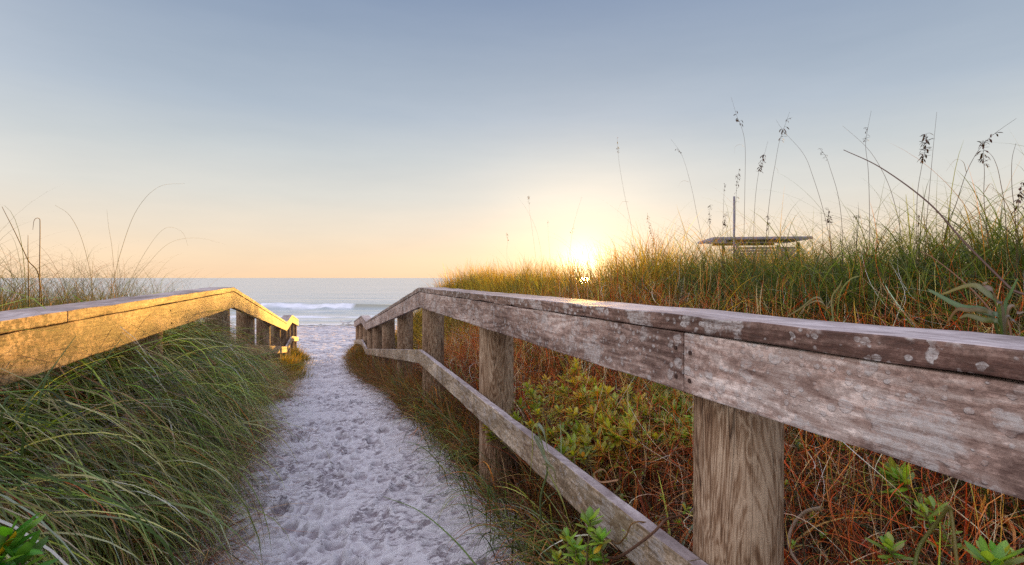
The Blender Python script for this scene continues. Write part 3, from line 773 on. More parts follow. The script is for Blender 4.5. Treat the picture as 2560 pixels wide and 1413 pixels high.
# upright tufts on the seaward end
for _ in range(110):
    cx, cy = random.uniform(2.9, 5), random.uniform(6.5, 17.5)
    n = random.randint(18, 45)
    x = cx + RNG.normal(0, .06, n); y = cy + RNG.normal(0, .06, n)
    gs.append(blade_geo(x, y, ground(x, y), U(-3.14, 3.14, n), U(.45, 1.0, n), U(.006, .012, n), U(0, .4, n), U(.1, 1.3, n), pick(n, GOLD), None, 7, 1.5))
for _ in range(64):
    if _ < 30:
        cy = random.uniform(11, 17); cx = random.uniform(3.0, 4.2)
    else:
        cx = random.uniform(2.9, 4.2); cy = cx / math.tan(SUN_AZ + random.choice([-1, 1]) * random.uniform(.075, .2))
    n = random.randint(22, 48)
    x = cx + RNG.normal(0, .07, n); y = cy + RNG.normal(0, .07, n)
    gs.append(blade_geo(x, y, ground(x, y), U(-3.14, 3.14, n), U(.5, random.uniform(.8, 1.1), n), U(.005, .010, n), U(0, .35, n), U(.2, 2.0, n), pick(n, GOLD), None, 9, 1.7))
for _ in range(75):
    th_ = random.uniform(.68, .92) if _ < 45 else random.uniform(.92, 1.12)
    cx = random.uniform(2.7, 4.2); cy = cx / math.tan(th_)
    n = random.randint(26, 50)
    x = cx + RNG.normal(0, .08, n); y = cy + RNG.normal(0, .08, n)
    gs.append(blade_geo(x, y, ground(x, y), U(-3.14, 3.14, n), U(.55, .88 if _ < 45 else 1.0, n), U(.003, .008, n), U(0, .45, n), U(1.0, 3.0, n), pick(n, GREENR) * .75, None, 11, 1.6, RNG.normal(0, .4, n), cap=3.0))
stuff('dune_grass', gs, M_dune, 'thick dune grass on the ridge behind the right railing, backlit by the sun', 'grass')

# D dry tangle under the right railing
gs = []
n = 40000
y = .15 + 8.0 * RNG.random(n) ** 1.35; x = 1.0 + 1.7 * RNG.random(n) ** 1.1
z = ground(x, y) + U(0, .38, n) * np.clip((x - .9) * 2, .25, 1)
gs.append(blade_geo(x, y, z, U(-3.14, 3.14, n), U(.12, .5, n), .0016 + .0035 * RNG.random(n) ** 2, U(.5, 1.9, n), U(-1.8, 2.2, n), pick(n, DRY_GLARE) * (np.clip((z - ground(x, y)) * 4.6, .08, 1.5)[:, None] ** 1.5), pick(n, DRY_GLARE) * .12, 7, 1.0, RNG.normal(0, 1.6, n)))  # strands darker near the ground: shade in the tangle, put into the colour
n = 3000
y = .15 + 6 * RNG.random(n); x = 1.05 + 1.7 * RNG.random(n)
gs.append(blade_geo(x, y, ground(x, y) + U(0, .25, n), U(-3.14, 3.14, n), U(.15, .45, n), U(.005, .013, n), U(.4, 1.7, n), U(-1.0, 2., n), pick(n, DRY_GLARE + [((.34, .42, .30), 4), ((.36, .44, .07), 4)]), None, 8, 1.2, RNG.normal(0, .7, n)))
n = 1500
y = .15 + 13 * RNG.random(n); x = 1.05 + 1.0 * RNG.random(n)
gs.append(blade_geo(x, y, ground(x, y), U(-3.14, 3.14, n), U(.25, .6, n), U(.003, .006, n), U(.1, .7, n), U(.5, 2.2, n), pick(n, BROWN + DRY_GLARE), None, 8, 1.3, RNG.normal(0, .5, n)))
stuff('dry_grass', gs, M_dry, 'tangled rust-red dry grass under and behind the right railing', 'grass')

# E edge of the path, right side
gs = []
n = 13000
y = 1.6 + 13 * RNG.random(n) ** 1.1
off_ = np.interp(y, [1.9, 3.2, 5, 9, 14], [.84, .74, .66, .60, .60])
x = off_ + .05 + U(0, .36, n) + (vn(y * 1.6, y * 0, 70) - .5) * .14
gs.append(blade_geo(x, y, ground(x, y), RNG.normal(3.6, 1.3, n), U(.12, .5, n) * np.interp(y, [2, 4, 10], [.9, 1.25, 1.3]), U(.002, .0048, n) * np.interp(y, [2, 12], [1, 1.8]), U(.1, 1.2, n), U(-.3, 1.9, n), pick(n, BROWN + [((.12, .16, .05), 2)]), None, 6, 1.1, RNG.normal(0, .9, n)))
n = 420
y = 1.3 + 5 * RNG.random(n) ** 1.3; x = U(.62, 1.0, n) + .05
gs.append(blade_geo(x, y, ground(x, y), RNG.normal(3.4, .8, n), U(.25, .6, n), U(.003, .009, n), U(0, .6, n), U(.9, 2.3, n), pick(n, GREEN + [((.42, .22, .05), 1.5), ((.30, .38, .32), 1)]), None, 9, 1.5, RNG.normal(0, .4, n)))
for _ in range(150):
    cy = 1.5 + 9 * random.random() ** 1.4; cx = random.uniform(.80, 1.02)
    n = random.randint(6, 18); x = cx + RNG.normal(0, .03, n); y = cy + RNG.normal(0, .04, n)
    pal_ = random.choice([GREEN, GREEN, BROWN, [((.46, .20, .07), 3), ((.30, .34, .08), 2)]])
    gs.append(blade_geo(x, y, ground(x, y), 3.6 + RNG.normal(0, .8, n), U(.25, .62, n) * float(np.interp(cy, [1.5, 8], [1, .7])), U(.004, .011, n), U(0, .6, n), U(1.2, 2.8, n), pick(n, pal_) * 1.2, None, 10, 1.4, RNG.normal(0, .4, n), cap=3.0))
stuff('edge_grass', gs, M_grass, 'brown and green grass sprouting along the right edge of the sand path', 'grass')

gs = []
n = 420
y = 1.4 + 14 * RNG.random(n) ** 1.3; x = U(-.75, .9, n)
x = np.where(RNG.random(n) < .6, np.sign(x) * (.45 + .4 * RNG.random(n)), x)
gs.append(blade_geo(x, y, ground(x, y) + .012, U(-3.14, 3.14, n), U(.02, .13, n), U(.0015, .004, n), U(1.35, 1.6, n), U(-.1, .15, n), pick(n, [((.30, .16, .09), 3), ((.45, .34, .22), 2), ((.12, .07, .05), 3)]), None, 4, 1.0, RNG.normal(0, .8, n)))
stuff('straw_litter', gs, M_dry, 'scattered bits of dead straw lying on the sand path', 'litter')

# ------------------------------------------------------------------ curved stems, ribbons, leaves
def cat(pts, sub=6):
    P = [Vector(p) for p in pts]
    if len(P) < 3: return [P[0].lerp(P[-1], i / sub) for i in range(sub + 1)]
    Q = [P[0] * 2 - P[1]] + P + [P[-1] * 2 - P[-2]]
    out = []
    for i in range(1, len(Q) - 2):
        for s in range(sub):
            t_ = s / sub
            a, b, c_, d_ = Q[i - 1], Q[i], Q[i + 1], Q[i + 2]
            out.append(.5 * ((2 * b) + (c_ - a) * t_ + (2 * a - 5 * b + 4 * c_ - d_) * t_ ** 2 + (-a + 3 * b - 3 * c_ + d_) * t_ ** 3))
    out.append(P[-1])
    return out
def tube_geo(pts, r0, r1, col, segs=5, c2=None):
    P = pts; V = []; Q = []; C = []
    for i, p in enumerate(P):
        d_ = (P[min(i + 1, len(P) - 1)] - P[max(i - 1, 0)]).normalized()
        a = d_.cross(Vector((.3, .9, .1))).normalized(); b = d_.cross(a)
        f_ = i / (len(P) - 1)
        r = r0 + (r1 - r0) * f_
        for k_ in range(segs):
            an = 2 * math.pi * k_ / segs
            V.append(p + a * math.cos(an) * r + b * math.sin(an) * r)
            cc = col if c2 is None else [col[j] * (1 - f_) + c2[j] * f_ for j in range(3)]
            C.append((*cc, 1))
    for i in range(len(P) - 1):
        for k_ in range(segs):
            Q.append((i * segs + k_, i * segs + (k_ + 1) % segs, (i + 1) * segs + (k_ + 1) % segs, (i + 1) * segs + k_))
    return np.array([tuple(v_) for v_ in V]), np.array(Q), np.array(C)
def ribbon_geo(pts, wfun, side, col, c2=None, fold=.25):
    P = pts; V = []; Q = []; C = []
    side = Vector(side)
    for i, p in enumerate(P):
        f_ = i / (len(P) - 1)
        d_ = (P[min(i + 1, len(P) - 1)] - P[max(i - 1, 0)]).normalized()
        s_ = (side - d_ * side.dot(d_)).normalized(); nn = d_.cross(s_)
        w_ = wfun(f_) / 2
        V += [p - s_ * w_ + nn * w_ * fold, p, p + s_ * w_ + nn * w_ * fold]
        cc = col if c2 is None else [col[j] * (1 - f_) + c2[j] * f_ for j in range(3)]
        C += [(*[x_ * .85 for x_ in cc], 1), (*[x_ * 1.15 for x_ in cc], 1), (*[x_ * .85 for x_ in cc], 1)]
    for i in range(len(P) - 1):
        Q += [(3 * i, 3 * i + 1, 3 * i + 4, 3 * i + 3), (3 * i + 1, 3 * i + 2, 3 * i + 5, 3 * i + 4)]
    return np.array([tuple(v_) for v_ in V]), np.array(Q), np.array(C)
def geo_obj(name, gs, m, parent=None):
    V, Q, C = join_geo(gs)
    return link(name, np_mesh(name, V, Q, True, C), m, parent)
M_stalk = leafmat('dry_stalks', .1, .03)

def at_curve(P, t_):
    f_ = t_ * (len(P) - 1); i = min(int(f_), len(P) - 2)
    return P[i].lerp(P[i + 1], f_ - i), (P[i + 1] - P[i]).normalized()
def spikelets(P, t0, t1, n, size, col, spread=1.0):
    gs_ = [tube_geo([at_curve(P, t0 + (t1 - t0) * i_ / 8)[0] for i_ in range(9)], .0011, .0008, col, 4)]
    for k_ in range(n):
        p, d_ = at_curve(P, random.uniform(t0, t1))
        a = random.uniform(0, 6.28)
        o_ = (Vector((math.cos(a), math.sin(a), 0)) * .9 + d_ * random.uniform(-.1, .5)).normalized()
        q = p + o_ * size * random.uniform(.1, 1.0) * spread
        hang = (Vector((o_.x * .5, o_.y * .5, -1)) + d_ * random.uniform(-.2, 1.4)).normalized()
        ln = size * random.uniform(.8, 1.5)
        cc = [x_ * random.uniform(.7, 1.3) for x_ in col]
        gs_.append(ribbon_geo([q + hang * ln * s_ for s_ in (0, .25, .5, .75, 1)], lambda f_, L_=ln: L_ * .42 * math.sin(math.pi * min(1, f_ * .9 + .08)), (math.cos(a + 1.5), math.sin(a + 1.5), .2), cc, fold=.3))
        gs_.append(tube_geo([p, p.lerp(q, .6), q + hang * ln * .1], .0009, .0006, cc, 3))
    return gs_
SC = (.10, .055, .03); HC = (.075, .04, .022); SUNC = (.30, .17, .05)
def stalk(label, pix, X, heads=(), r=.0016, col=SC, leaf=None, name='sea_oat_stalk', cat_='dune plant', group='tall seed stalks standing in the dune grass'):
    pts = [PX(u, v, X) for u, v in pix]
    b = pts[-1]
    g = float(ground(X, b.y))
    d_ = pts[-1] - pts[-2]
    base = Vector((X, b.y + max(-.2, min(.2, d_.y * .3)), min(g, b.z - .05) - .02))
    P = cat(pts + [base], 7)[::-1]
    e = empty(name, (base.x, base.y, g), label, cat_, group)
    geo_obj('stem', [tube_geo(P, r * 1.25, r * .35, col)], M_stalk, e)
    for (t0, t1, n_, s_) in heads:      # 0 = tip, 1 = base of the drawn pixels
        geo_obj('seed_head', spikelets(P, 1 - t1, 1 - t0, int(n_ * 1.3), s_ * 1.3, HC if col == SC else (.34, .20, .06)), M_stalk, e)
    if leaf:
        lp = cat([PX(u, v, X + .01) for u, v in leaf], 6)
        geo_obj('leaf', [ribbon_geo(lp, lambda f_: .004 * (1 - f_ * .85), (.3, .8, .4), (.25, .19, .10))], M_grass, e)
    return e
stalk('tall thin seed stalk left of the others, its curled leaf high above the sun glow', [(1543, 345), (1547, 400), (1560, 480), (1577, 560), (1590, 650)], 3.6, [(.0, .17, 9, .016)], leaf=[(1571, 505), (1556, 505), (1545, 525), (1545, 545)], col=(.14, .08, .035))
stalk('slender stalk bowing left with one small seed cluster near its tip', [(1677, 348), (1705, 389), (1727, 462), (1743, 540), (1762, 640)], 3.6, [(.1, .2, 5, .016)], leaf=[(1722, 455), (1710, 452), (1700, 458), (1694, 470)])
stalk('tallest seed stalk, its tip highest of all above the dune', [(1828, 243), (1842, 290), (1855, 322), (1863, 370), (1862, 480), (1860, 600)], 3.5, [(.1, .3, 10, .018)], leaf=[(1862, 368), (1850, 361), (1838, 368), (1836, 385)])
stalk('upright seed stalk crossed near the top by a bowing one', [(1974, 280), (1958, 326), (1947, 360), (1938, 410), (1927, 476), (1916, 590)], 3.5, [(.06, .3, 14, .017)], leaf=[(1938, 418), (1944, 425), (1946, 440)])
stalk('long bare stalk bowing left, arching from the dune to a star-like tip', [(1940, 300), (1960, 329), (2008, 384), (2032, 441), (2061, 537), (2082, 650)], 3.45, [(.13, .18, 6, .014)])
stalk('stalk with a fat brown seed head left of the crossed pair', [(1920, 353), (1907, 400), (1897, 430), (1888, 500), (1884, 600)], 3.55, [(.13, .4, 26, .016)])
stalk('seed stalk rising just over the tip of the white mast', [(1850, 420), (1843, 450), (1840, 500), (1838, 560), (1836, 640)], 3.4, [(.0, .42, 20, .014)])
stalk('stalk right of the bare arching one, tiny seeds down its bowed tip', [(2048, 370), (2065, 392), (2075, 420), (2096, 493), (2106, 590)], 3.45, [(.02, .3, 9, .012)])
stalk('straight upright stalk whose tip stands alone between two seed heads', [(2178, 277), (2168, 330), (2164, 366), (2170, 420), (2173, 493), (2174, 620)], 3.3, [(.1, .3, 12, .010)])
stalk('bare stalk arching left, crossing the upright one at mid height', [(2107, 315), (2164, 366), (2201, 419), (2232, 493), (2255, 610)], 3.3)
stalk('thick dark dead stalk leaning far left across the dune', [(2109, 375), (2201, 419), (2320, 506), (2412, 607), (2521, 717), (2600, 800)], 2.2, [], r=.0045, col=(.13, .075, .055))
stalk('shorter brown dead stalk leaning left in front of the dune grass', [(2300, 628), (2340, 650), (2420, 715), (2475, 775), (2530, 850)], 2.0, [], r=.0032, col=(.22, .11, .06))
stalk('stalk bearing the largest dense dark seed head', [(2316, 335), (2314, 370), (2303, 423), (2293, 493), (2292, 600)], 3.1, [(.0, .36, 46, .015)])
stalk('bare needle-thin stalk right of the largest seed head', [(2342, 280), (2332, 380), (2322, 493), (2315, 590)], 3.1)
stalk('stalk curving up to the right with small seeds near its pointed tip', [(2541, 296), (2482, 338), (2447, 375), (2416, 432), (2390, 511), (2361, 600)], 3.0, [(.13, .3, 8, .016)], leaf=[(2416, 430), (2408, 405), (2388, 400), (2365, 428)])
stalk('stalk with a hanging dark seed head near the right edge', [(2464, 350), (2458, 385), (2461, 430), (2460, 500), (2471, 630)], 3.0, [(.02, .35, 26, .014)], leaf=[(2462, 480), (2475, 460), (2484, 468), (2480, 480)])
stalk('bare stalk bowing left beside the hanging seed head', [(2469, 378), (2486, 400), (2500, 449), (2515, 570)], 3.0)
stalk('bare upright stalk second from the right edge', [(2540, 358), (2530, 400), (2530, 470), (2540, 590)], 2.9)
stalk('stalk at the right edge with a ragged brown seed head', [(2556, 455), (2548, 490), (2545, 530), (2545, 600)], 2.9, [(.0, .5, 22, .013)])
stalk('short seed stalk nearest left of the white mast', [(1776, 512), (1773, 545), (1774, 570), (1776, 640)], 3.7, [(.0, .42, 24, .014)])
stalk('short stalk with a round bushy seed head beside the mast foot', [(1815, 533), (1812, 555), (1818, 580), (1822, 640)], 3.7, [(.0, .42, 28, .014)])
stalk('short stalk with seeds on its drooping tip above the roof board', [(1918, 535), (1920, 560), (1921, 585), (1915, 640)], 3.7, [(.0, .42, 18, .013)])
stalk('short seed stalk right of the tower roof', [(2070, 520), (2073, 548), (2074, 570), (2080, 640)], 3.4, [(.0, .42, 22, .013)])
stalk('thin short stalk with two tiny seed clusters left of the mast', [(1812, 460), (1810, 485), (1808, 540), (1806, 640)], 3.8, [(.0, .2, 6, .013)])
stalk('short stalk with sparse seeds below the largest seed head', [(2296, 538), (2297, 560), (2296, 600), (2296, 650)], 3.2, [(.0, .3, 8, .011)])
stalk('short stalk with a small seed tuft left of the upright lone tip', [(2140, 538), (2143, 550), (2141, 590), (2140, 650)], 3.4, [(.0, .25, 8, .012)])
stalk('golden seed stalk right of the sun, head bent downward', [(1618, 532), (1622, 560), (1630, 590), (1634, 660)], 3.9, [(.0, .6, 26, .017)], col=(.2, .11, .03))
stalk('pale golden stalk just left of the sun', [(1455, 492), (1440, 540), (1430, 585), (1420, 680)], 3.9, [(.42, .5, 7, .02)], col=SUNC)
stalk('golden upright stalk with the highest seed head left of the sun', [(1321, 490), (1323, 520), (1330, 570), (1345, 690)], 4.0, [(.0, .16, 14, .02)], col=(.22, .13, .04))
stalk('bare golden stalk crossing behind the highest seed head left of the sun', [(1294, 492), (1320, 530), (1345, 590), (1360, 690)], 4.05, col=SUNC)
stalk('short golden stalk with a narrow seed head, farthest left of the sun', [(1268, 582), (1270, 600), (1267, 630), (1270, 690)], 4.1, [(.0, .3, 12, .02)], col=(.22, .13, .04))
stalk('thin faint golden stalk midway between sun and highest seed head', [(1369, 552), (1371, 590), (1374, 630), (1380, 690)], 4.1, [(.0, .1, 4, .016)], col=SUNC)
# left side
G2 = 'dead stems and tall blades behind the left railing'
def lstalk(label, pix, X, r, col, name, c_): return stalk(label, pix, X, (), r, col, None, name, c_, G2)
lstalk('thick dark dead stem leaning left at the left edge', [(5, 517), (38, 582), (70, 650), (100, 705)], -2.3, .0045, (.07, .03, .015), 'dead_stem', 'dead stem')
lstalk('dark dead stem standing upright, left of two', [(70, 588), (70, 640), (72, 740)], -2.3, .0045, (.12, .055, .02), 'dead_stem', 'dead stem')
lstalk('dark dead stem with a hooked drooping top, right of two', [(82, 575), (86, 550), (98, 547), (100, 570), (99, 700)], -2.3, .0038, (.14, .06, .02), 'dead_stem', 'dead stem')
lstalk('longest grass blade arching right above the left railing', [(462, 459), (400, 466), (345, 520), (305, 620), (280, 730)], -2.6, .003, (.13, .11, .05), 'arching_blade', 'grass blade')
lstalk('grass blade arching left above the left railing', [(138, 513), (175, 540), (205, 600), (228, 700)], -2.8, .0025, (.14, .12, .05), 'arching_blade', 'grass blade')
lstalk('long low grass blade arching right toward the railing peak', [(565, 612), (500, 596), (430, 605), (370, 660), (320, 735)], -2.6, .0022, (.15, .13, .05), 'arching_blade', 'grass blade')
lstalk('thin upright grass blade left of the longest arching one', [(267, 525), (272, 570), (280, 620), (288, 720)], -2.7, .0022, (.14, .12, .05), 'arching_blade', 'grass blade')
lstalk('short grass blade arching over beside the longest one', [(470, 615), (455, 580), (415, 570), (370, 620), (320, 720)], -2.7, .0022, (.15, .13, .05), 'arching_blade', 'grass blade')

# ------------------------------------------------------------------ shrubs with leaf rosettes
def leaf_geo(p, d_, ln, wd, col, curl=.5):
    d_ = Vector(d_).normalized()
    up = Vector((0, 0, 1))
    s_ = d_.cross(up)
    if s_.length < .05: s_ = Vector((1, 0, 0))
    s_.normalize()
    nn = s_.cross(d_)
    P = []
    for k_ in range(6):
        f_ = k_ / 5
        P.append(Vector(p) + d_ * ln * f_ - nn * ln * curl * f_ * f_ * .4)
    return ribbon_geo(P, lambda f_: wd * (.12 + .88 * math.sin(math.pi * min(1, .04 + f_ ** 1.4 * .93)) ** .7) if f_ < .99 else wd * .15, s_, col, fold=.28)
LG = [(.20, .34, .035), (.28, .42, .045), (.13, .24, .03), (.33, .38, .05), (.24, .40, .08)]
def rosette(p, ln, axis_=(0, 0, 1), n=13, cols=LG, k=1.0):
    gs_ = []; ax = Vector(axis_).normalized()
    a1 = ax.cross(Vector((1, .2, .1))).normalized(); a2 = ax.cross(a1)
    base = random.choice(cols)
    for i in range(n):
        an = i * 2.4 + random.uniform(-.3, .3)
        tl = .25 + 1.15 * (i / n) + random.uniform(-.12, .12)
        d_ = (a1 * math.cos(an) + a2 * math.sin(an)) * math.sin(tl) + ax * math.cos(tl)
        c_ = [x_ * random.uniform(.7, 1.2) * k for x_ in (base if random.random() < .7 else random.choice(cols))]
        if random.random() < .04: c_ = (.6, .42, .03)
        gs_.append(leaf_geo(Vector(p) - ax * ln * .5 * i / n, d_, ln * random.uniform(.7, 1.1) * (.6 + .4 * min(1, i / 4)), ln * .36, c_))
    return gs_
def shrub(label, base, tips, ln, cols=LG, nl=13, stemcol=(.16, .12, .05), k=1.0, group='leafy shrubs around the right railing', cat_='shrub', dense=0):
    g = float(ground(base[0], base[1]))
    e = empty('leafy_shrub', (base[0], base[1], g), label, cat_, group)
    stems, leaves = [], []
    if dense: tips = tips + [Vector(t_) + Vector((random.gauss(-.03, .05), random.gauss(-.04, .09), random.gauss(-.03, .06))) for t_ in tips for _ in range(dense)]
    for tp in tips:
        tp = Vector(tp)
        b = Vector((base[0] + random.gauss(0, .03), base[1] + random.gauss(0, .03), g - .02))
        mid = b.lerp(tp, .5) + Vector((random.gauss(0, .04), random.gauss(0, .04), .03))
        P = cat([b, mid, tp], 6)
        stems.append(tube_geo(P, .0045, .0022, stemcol, 6))
        dr = (P[-1] - P[-3]).normalized() + Vector((random.gauss(0, .2), random.gauss(0, .2), .5))
        leaves += rosette(tp, ln * random.uniform(.8, 1.15), dr, nl + random.randint(-2, 3), cols, k)
        for q_ in range(random.randint(5, 10)):
            t_ = random.uniform(.55, .97)
            p_, d_ = at_curve(P, t_)
            a = random.uniform(0, 6.28)
            leaves.append(leaf_geo(p_, (math.cos(a), math.sin(a), random.uniform(.1, .9)), ln * random.uniform(.6, 1), ln * .3, [x_ * random.uniform(.6, 1.1) * k for x_ in random.choice(cols)]))
    geo_obj('stem', stems, M_stalk, e)
    geo_obj('foliage', leaves, M_leaf, e)
    return e
def tips_px(lst): return [PX(u, v, X) for u, v, X in lst]
OL = [(.42, .46, .04), (.56, .54, .06), (.28, .34, .035), (.66, .56, .06)]
shrub('olive-green shrub hard against the second post, hanging over the lower rail', (1.22, 2.75), tips_px([(1318, 965, 1.2), (1300, 1010, 1.05), (1335, 1020, 1.15), (1290, 1045, 1.0), (1325, 1060, 1.05), (1350, 1000, 1.25), (1270, 1030, .98), (1235, 1080, .92), (1262, 1082, .9)]), .052, OL, k=1.0, dense=1)
shrub('tallest olive shrub, its spire reaching up to the fascia board', (1.65, 3.0), tips_px([(1440, 905, 1.7), (1432, 930, 1.65), (1445, 950, 1.6), (1390, 960, 1.6), (1400, 985, 1.55), (1380, 1000, 1.5), (1470, 985, 1.6), (1485, 960, 1.65)]), .065, OL, k=1.15, dense=3)
shrub('broad olive shrub in the middle of the gap between the two near posts', (1.5, 2.3), tips_px([(1420, 1015, 1.5), (1450, 1010, 1.5), (1465, 1000, 1.5), (1480, 1030, 1.4), (1430, 1040, 1.4), (1450, 1075, 1.35), (1500, 1015, 1.5), (1370, 1050, 1.3), (1400, 1075, 1.25), (1480, 1085, 1.3), (1375, 1090, 1.2)]), .062, OL, k=1.15, dense=3)
shrub('small dark olive shrub low beside the lower rail', (1.12, 2.1), tips_px([(1410, 1115, 1.15), (1430, 1130, 1.1), (1470, 1130, 1.15), (1455, 1100, 1.2), (1395, 1140, 1.05)]), .05, OL, k=.75, dense=1)
shrub('yellow-green shrub right of the middle one, below the fascia', (1.65, 2.1), tips_px([(1530, 1010, 1.6), (1560, 1020, 1.6), (1515, 1045, 1.5), (1545, 1055, 1.5), (1580, 1045, 1.5), (1600, 1000, 1.7), (1565, 980, 1.7), (1520, 1080, 1.4), (1575, 1075, 1.45)]), .066, OL, k=1.15, dense=3)
shrub('bright green shrub filling the corner left of the nearest post', (1.9, 2.1), tips_px([(1600, 960, 1.9), (1625, 975, 1.85), (1650, 970, 1.9), (1670, 1000, 1.8), (1640, 1010, 1.75), (1695, 990, 1.9), (1710, 1020, 1.8), (1685, 1035, 1.75), (1655, 1045, 1.7), (1615, 1035, 1.7), (1715, 1060, 1.7), (1700, 1085, 1.6), (1590, 945, 1.95)]), .066, LG, k=1.35, dense=3)
YG = [(.30, .46, .05), (.38, .54, .07), (.22, .38, .04)]
shrub('sprig with one large light-green rosette and a yellow leaf over the lower rail', (.70, 1.40), tips_px([(1476, 1300, .70), (1500, 1345, .70)]), .05, [(.30, .46, .07), (.22, .38, .06)], 14)
shrub('bright green sprigs at the foot of the lower rail, bottom of the path edge', (.68, 1.25), tips_px([(1418, 1345, .68), (1440, 1372, .68), (1480, 1385, .70), (1395, 1395, .66), (1500, 1400, .72), (1450, 1405, .68)]), .043, YG, 12)
shrub('tiny light sprout on top of the lower rail', (.83, 1.2), tips_px([(1571, 1325, .80), (1575, 1345, .80)]), .024, YG, 7)
shrub('light green rosette in the dry grass below the fascia, right of the near post', (1.75, 1.0), tips_px([(2240, 1180, 1.7), (2225, 1190, 1.68), (2255, 1195, 1.65)]), .07, YG, 11)
shrub('bright young plant at the bottom right of the near post', (1.3, .72), tips_px([(2226, 1365, 1.25)]), .06, YG, 10)
shrub('yellow-green seedling beside the bent green reed', (1.5, .85), tips_px([(2312, 1280, 1.45), (2330, 1265, 1.5)]), .045, YG, 6)
shrub('bright leafy plant in the bottom right corner', (1.3, .55), tips_px([(2495, 1395, 1.25), (2520, 1385, 1.3), (2470, 1400, 1.2)]), .05, YG, 9)
shrub('large glossy round-leaved plant in the bottom left corner', (-.66, 1.25), tips_px([(22, 1335, -.56), (48, 1395, -.54), (-6, 1385, -.57)]), .07, [(.10, .34, .03), (.17, .44, .04)], 9, group='leafy plants on the left bank', cat_='plant')
# creeping cover behind the cap on the right
cg = []
for _ in range(330):
    x = random.uniform(1.5, 3.6); y = random.uniform(.2, 4.2)
    cg += rosette((x, y, float(ground(x, y)) + random.uniform(.08, .38)), random.uniform(.018, .03), (random.gauss(0, .3), random.gauss(0, .3), 1), 8, [(.07, .15, .02), (.11, .20, .025), (.05, .10, .02)])
for _ in range(260):
    x = random.uniform(1.15, 2.3); y = random.uniform(.15, 3.6)
    cg += rosette((x, y, float(ground(x, y)) + random.uniform(.15, .42)), random.uniform(.016, .034), (random.gauss(0, .5), random.gauss(0, .5), 1), 7, [(.34, .46, .05), (.44, .50, .06), (.24, .36, .04)])
V, Q, C = join_geo(cg)
tag(link('creeping_ground_cover', np_mesh('cover', V, Q, True, C), M_leaf), 'small-leaved green creeper growing through the dune and dry grass at right', 'ground cover', None, 'stuff')

# low bushes at the seaward ends of both rails
def bush(label, cx, cy, rx, ry, hgt, cols, n=2600, grp='bushes at the seaward end of the path'):
    x = cx + RNG.normal(0, rx * .45, n); y = cy + RNG.normal(0, ry * .5, n)
    g = ground(x, y)
    rr = np.sqrt(((x - cx) / rx) ** 2 + ((y - cy) / ry) ** 2)
    hz = hgt * np.clip(1 - rr * .7, .1, 1)
    gb = [blade_geo(x, y, g + U(0, .75, n) * hz, np.arctan2(y - cy, x - cx) + RNG.normal(0, .6, n), U(.08, .26, n), U(.006, .013, n), U(.1, 1.1, n), U(0, 1., n), pick(n, cols), None, 4, 1.2)]
    e = empty('low_bush', (cx, cy, float(ground(cx, cy))), label, 'bush', grp)
    V, Q, C = join_geo(gb)
    link('foliage', np_mesh('foliage', V, Q, True, C), M_grass, e)
    st_ = []
    for k_ in range(14):
        a = random.uniform(0, 6.28); r_ = random.uniform(.2, .7)
        st_.append(tube_geo(cat([(cx, cy, float(ground(cx, cy)) - .03), (cx + math.cos(a) * rx * r_ * .5, cy + math.sin(a) * ry * r_ * .5, float(ground(cx, cy)) + hgt * .35), (cx + math.cos(a) * rx * r_, cy + math.sin(a) * ry * r_, float(ground(cx, cy)) + hgt * .6)], 4), .008, .003, (.12, .07, .03), 4))
    geo_obj('stem', st_, M_stalk, e)
YB = [((.36, .26, .03), 3), ((.28, .27, .04), 3), ((.42, .30, .04), 2), ((.16, .14, .03), 2)]
bush('golden bush at the foot of the left railing end', -.74, 11.4, .30, 2.0, .62, YB, 3600)
bush('smaller golden bush nearer the sea at the left railing end', -.75, 14.6, .3, 1.2, .5, YB, 1800)
bush('brown and gold bush at the foot of the right railing end', .74, 12.9, .27, 1.8, .62, [((.30, .20, .03), 3), ((.20, .12, .04), 3), ((.12, .10, .03), 2)], 3200)
bush('small gold bush nearest the sea at the right railing end', .72, 15.4, .25, 1.1, .55, [((.34, .24, .03), 3), ((.18, .12, .04), 2)], 1700)

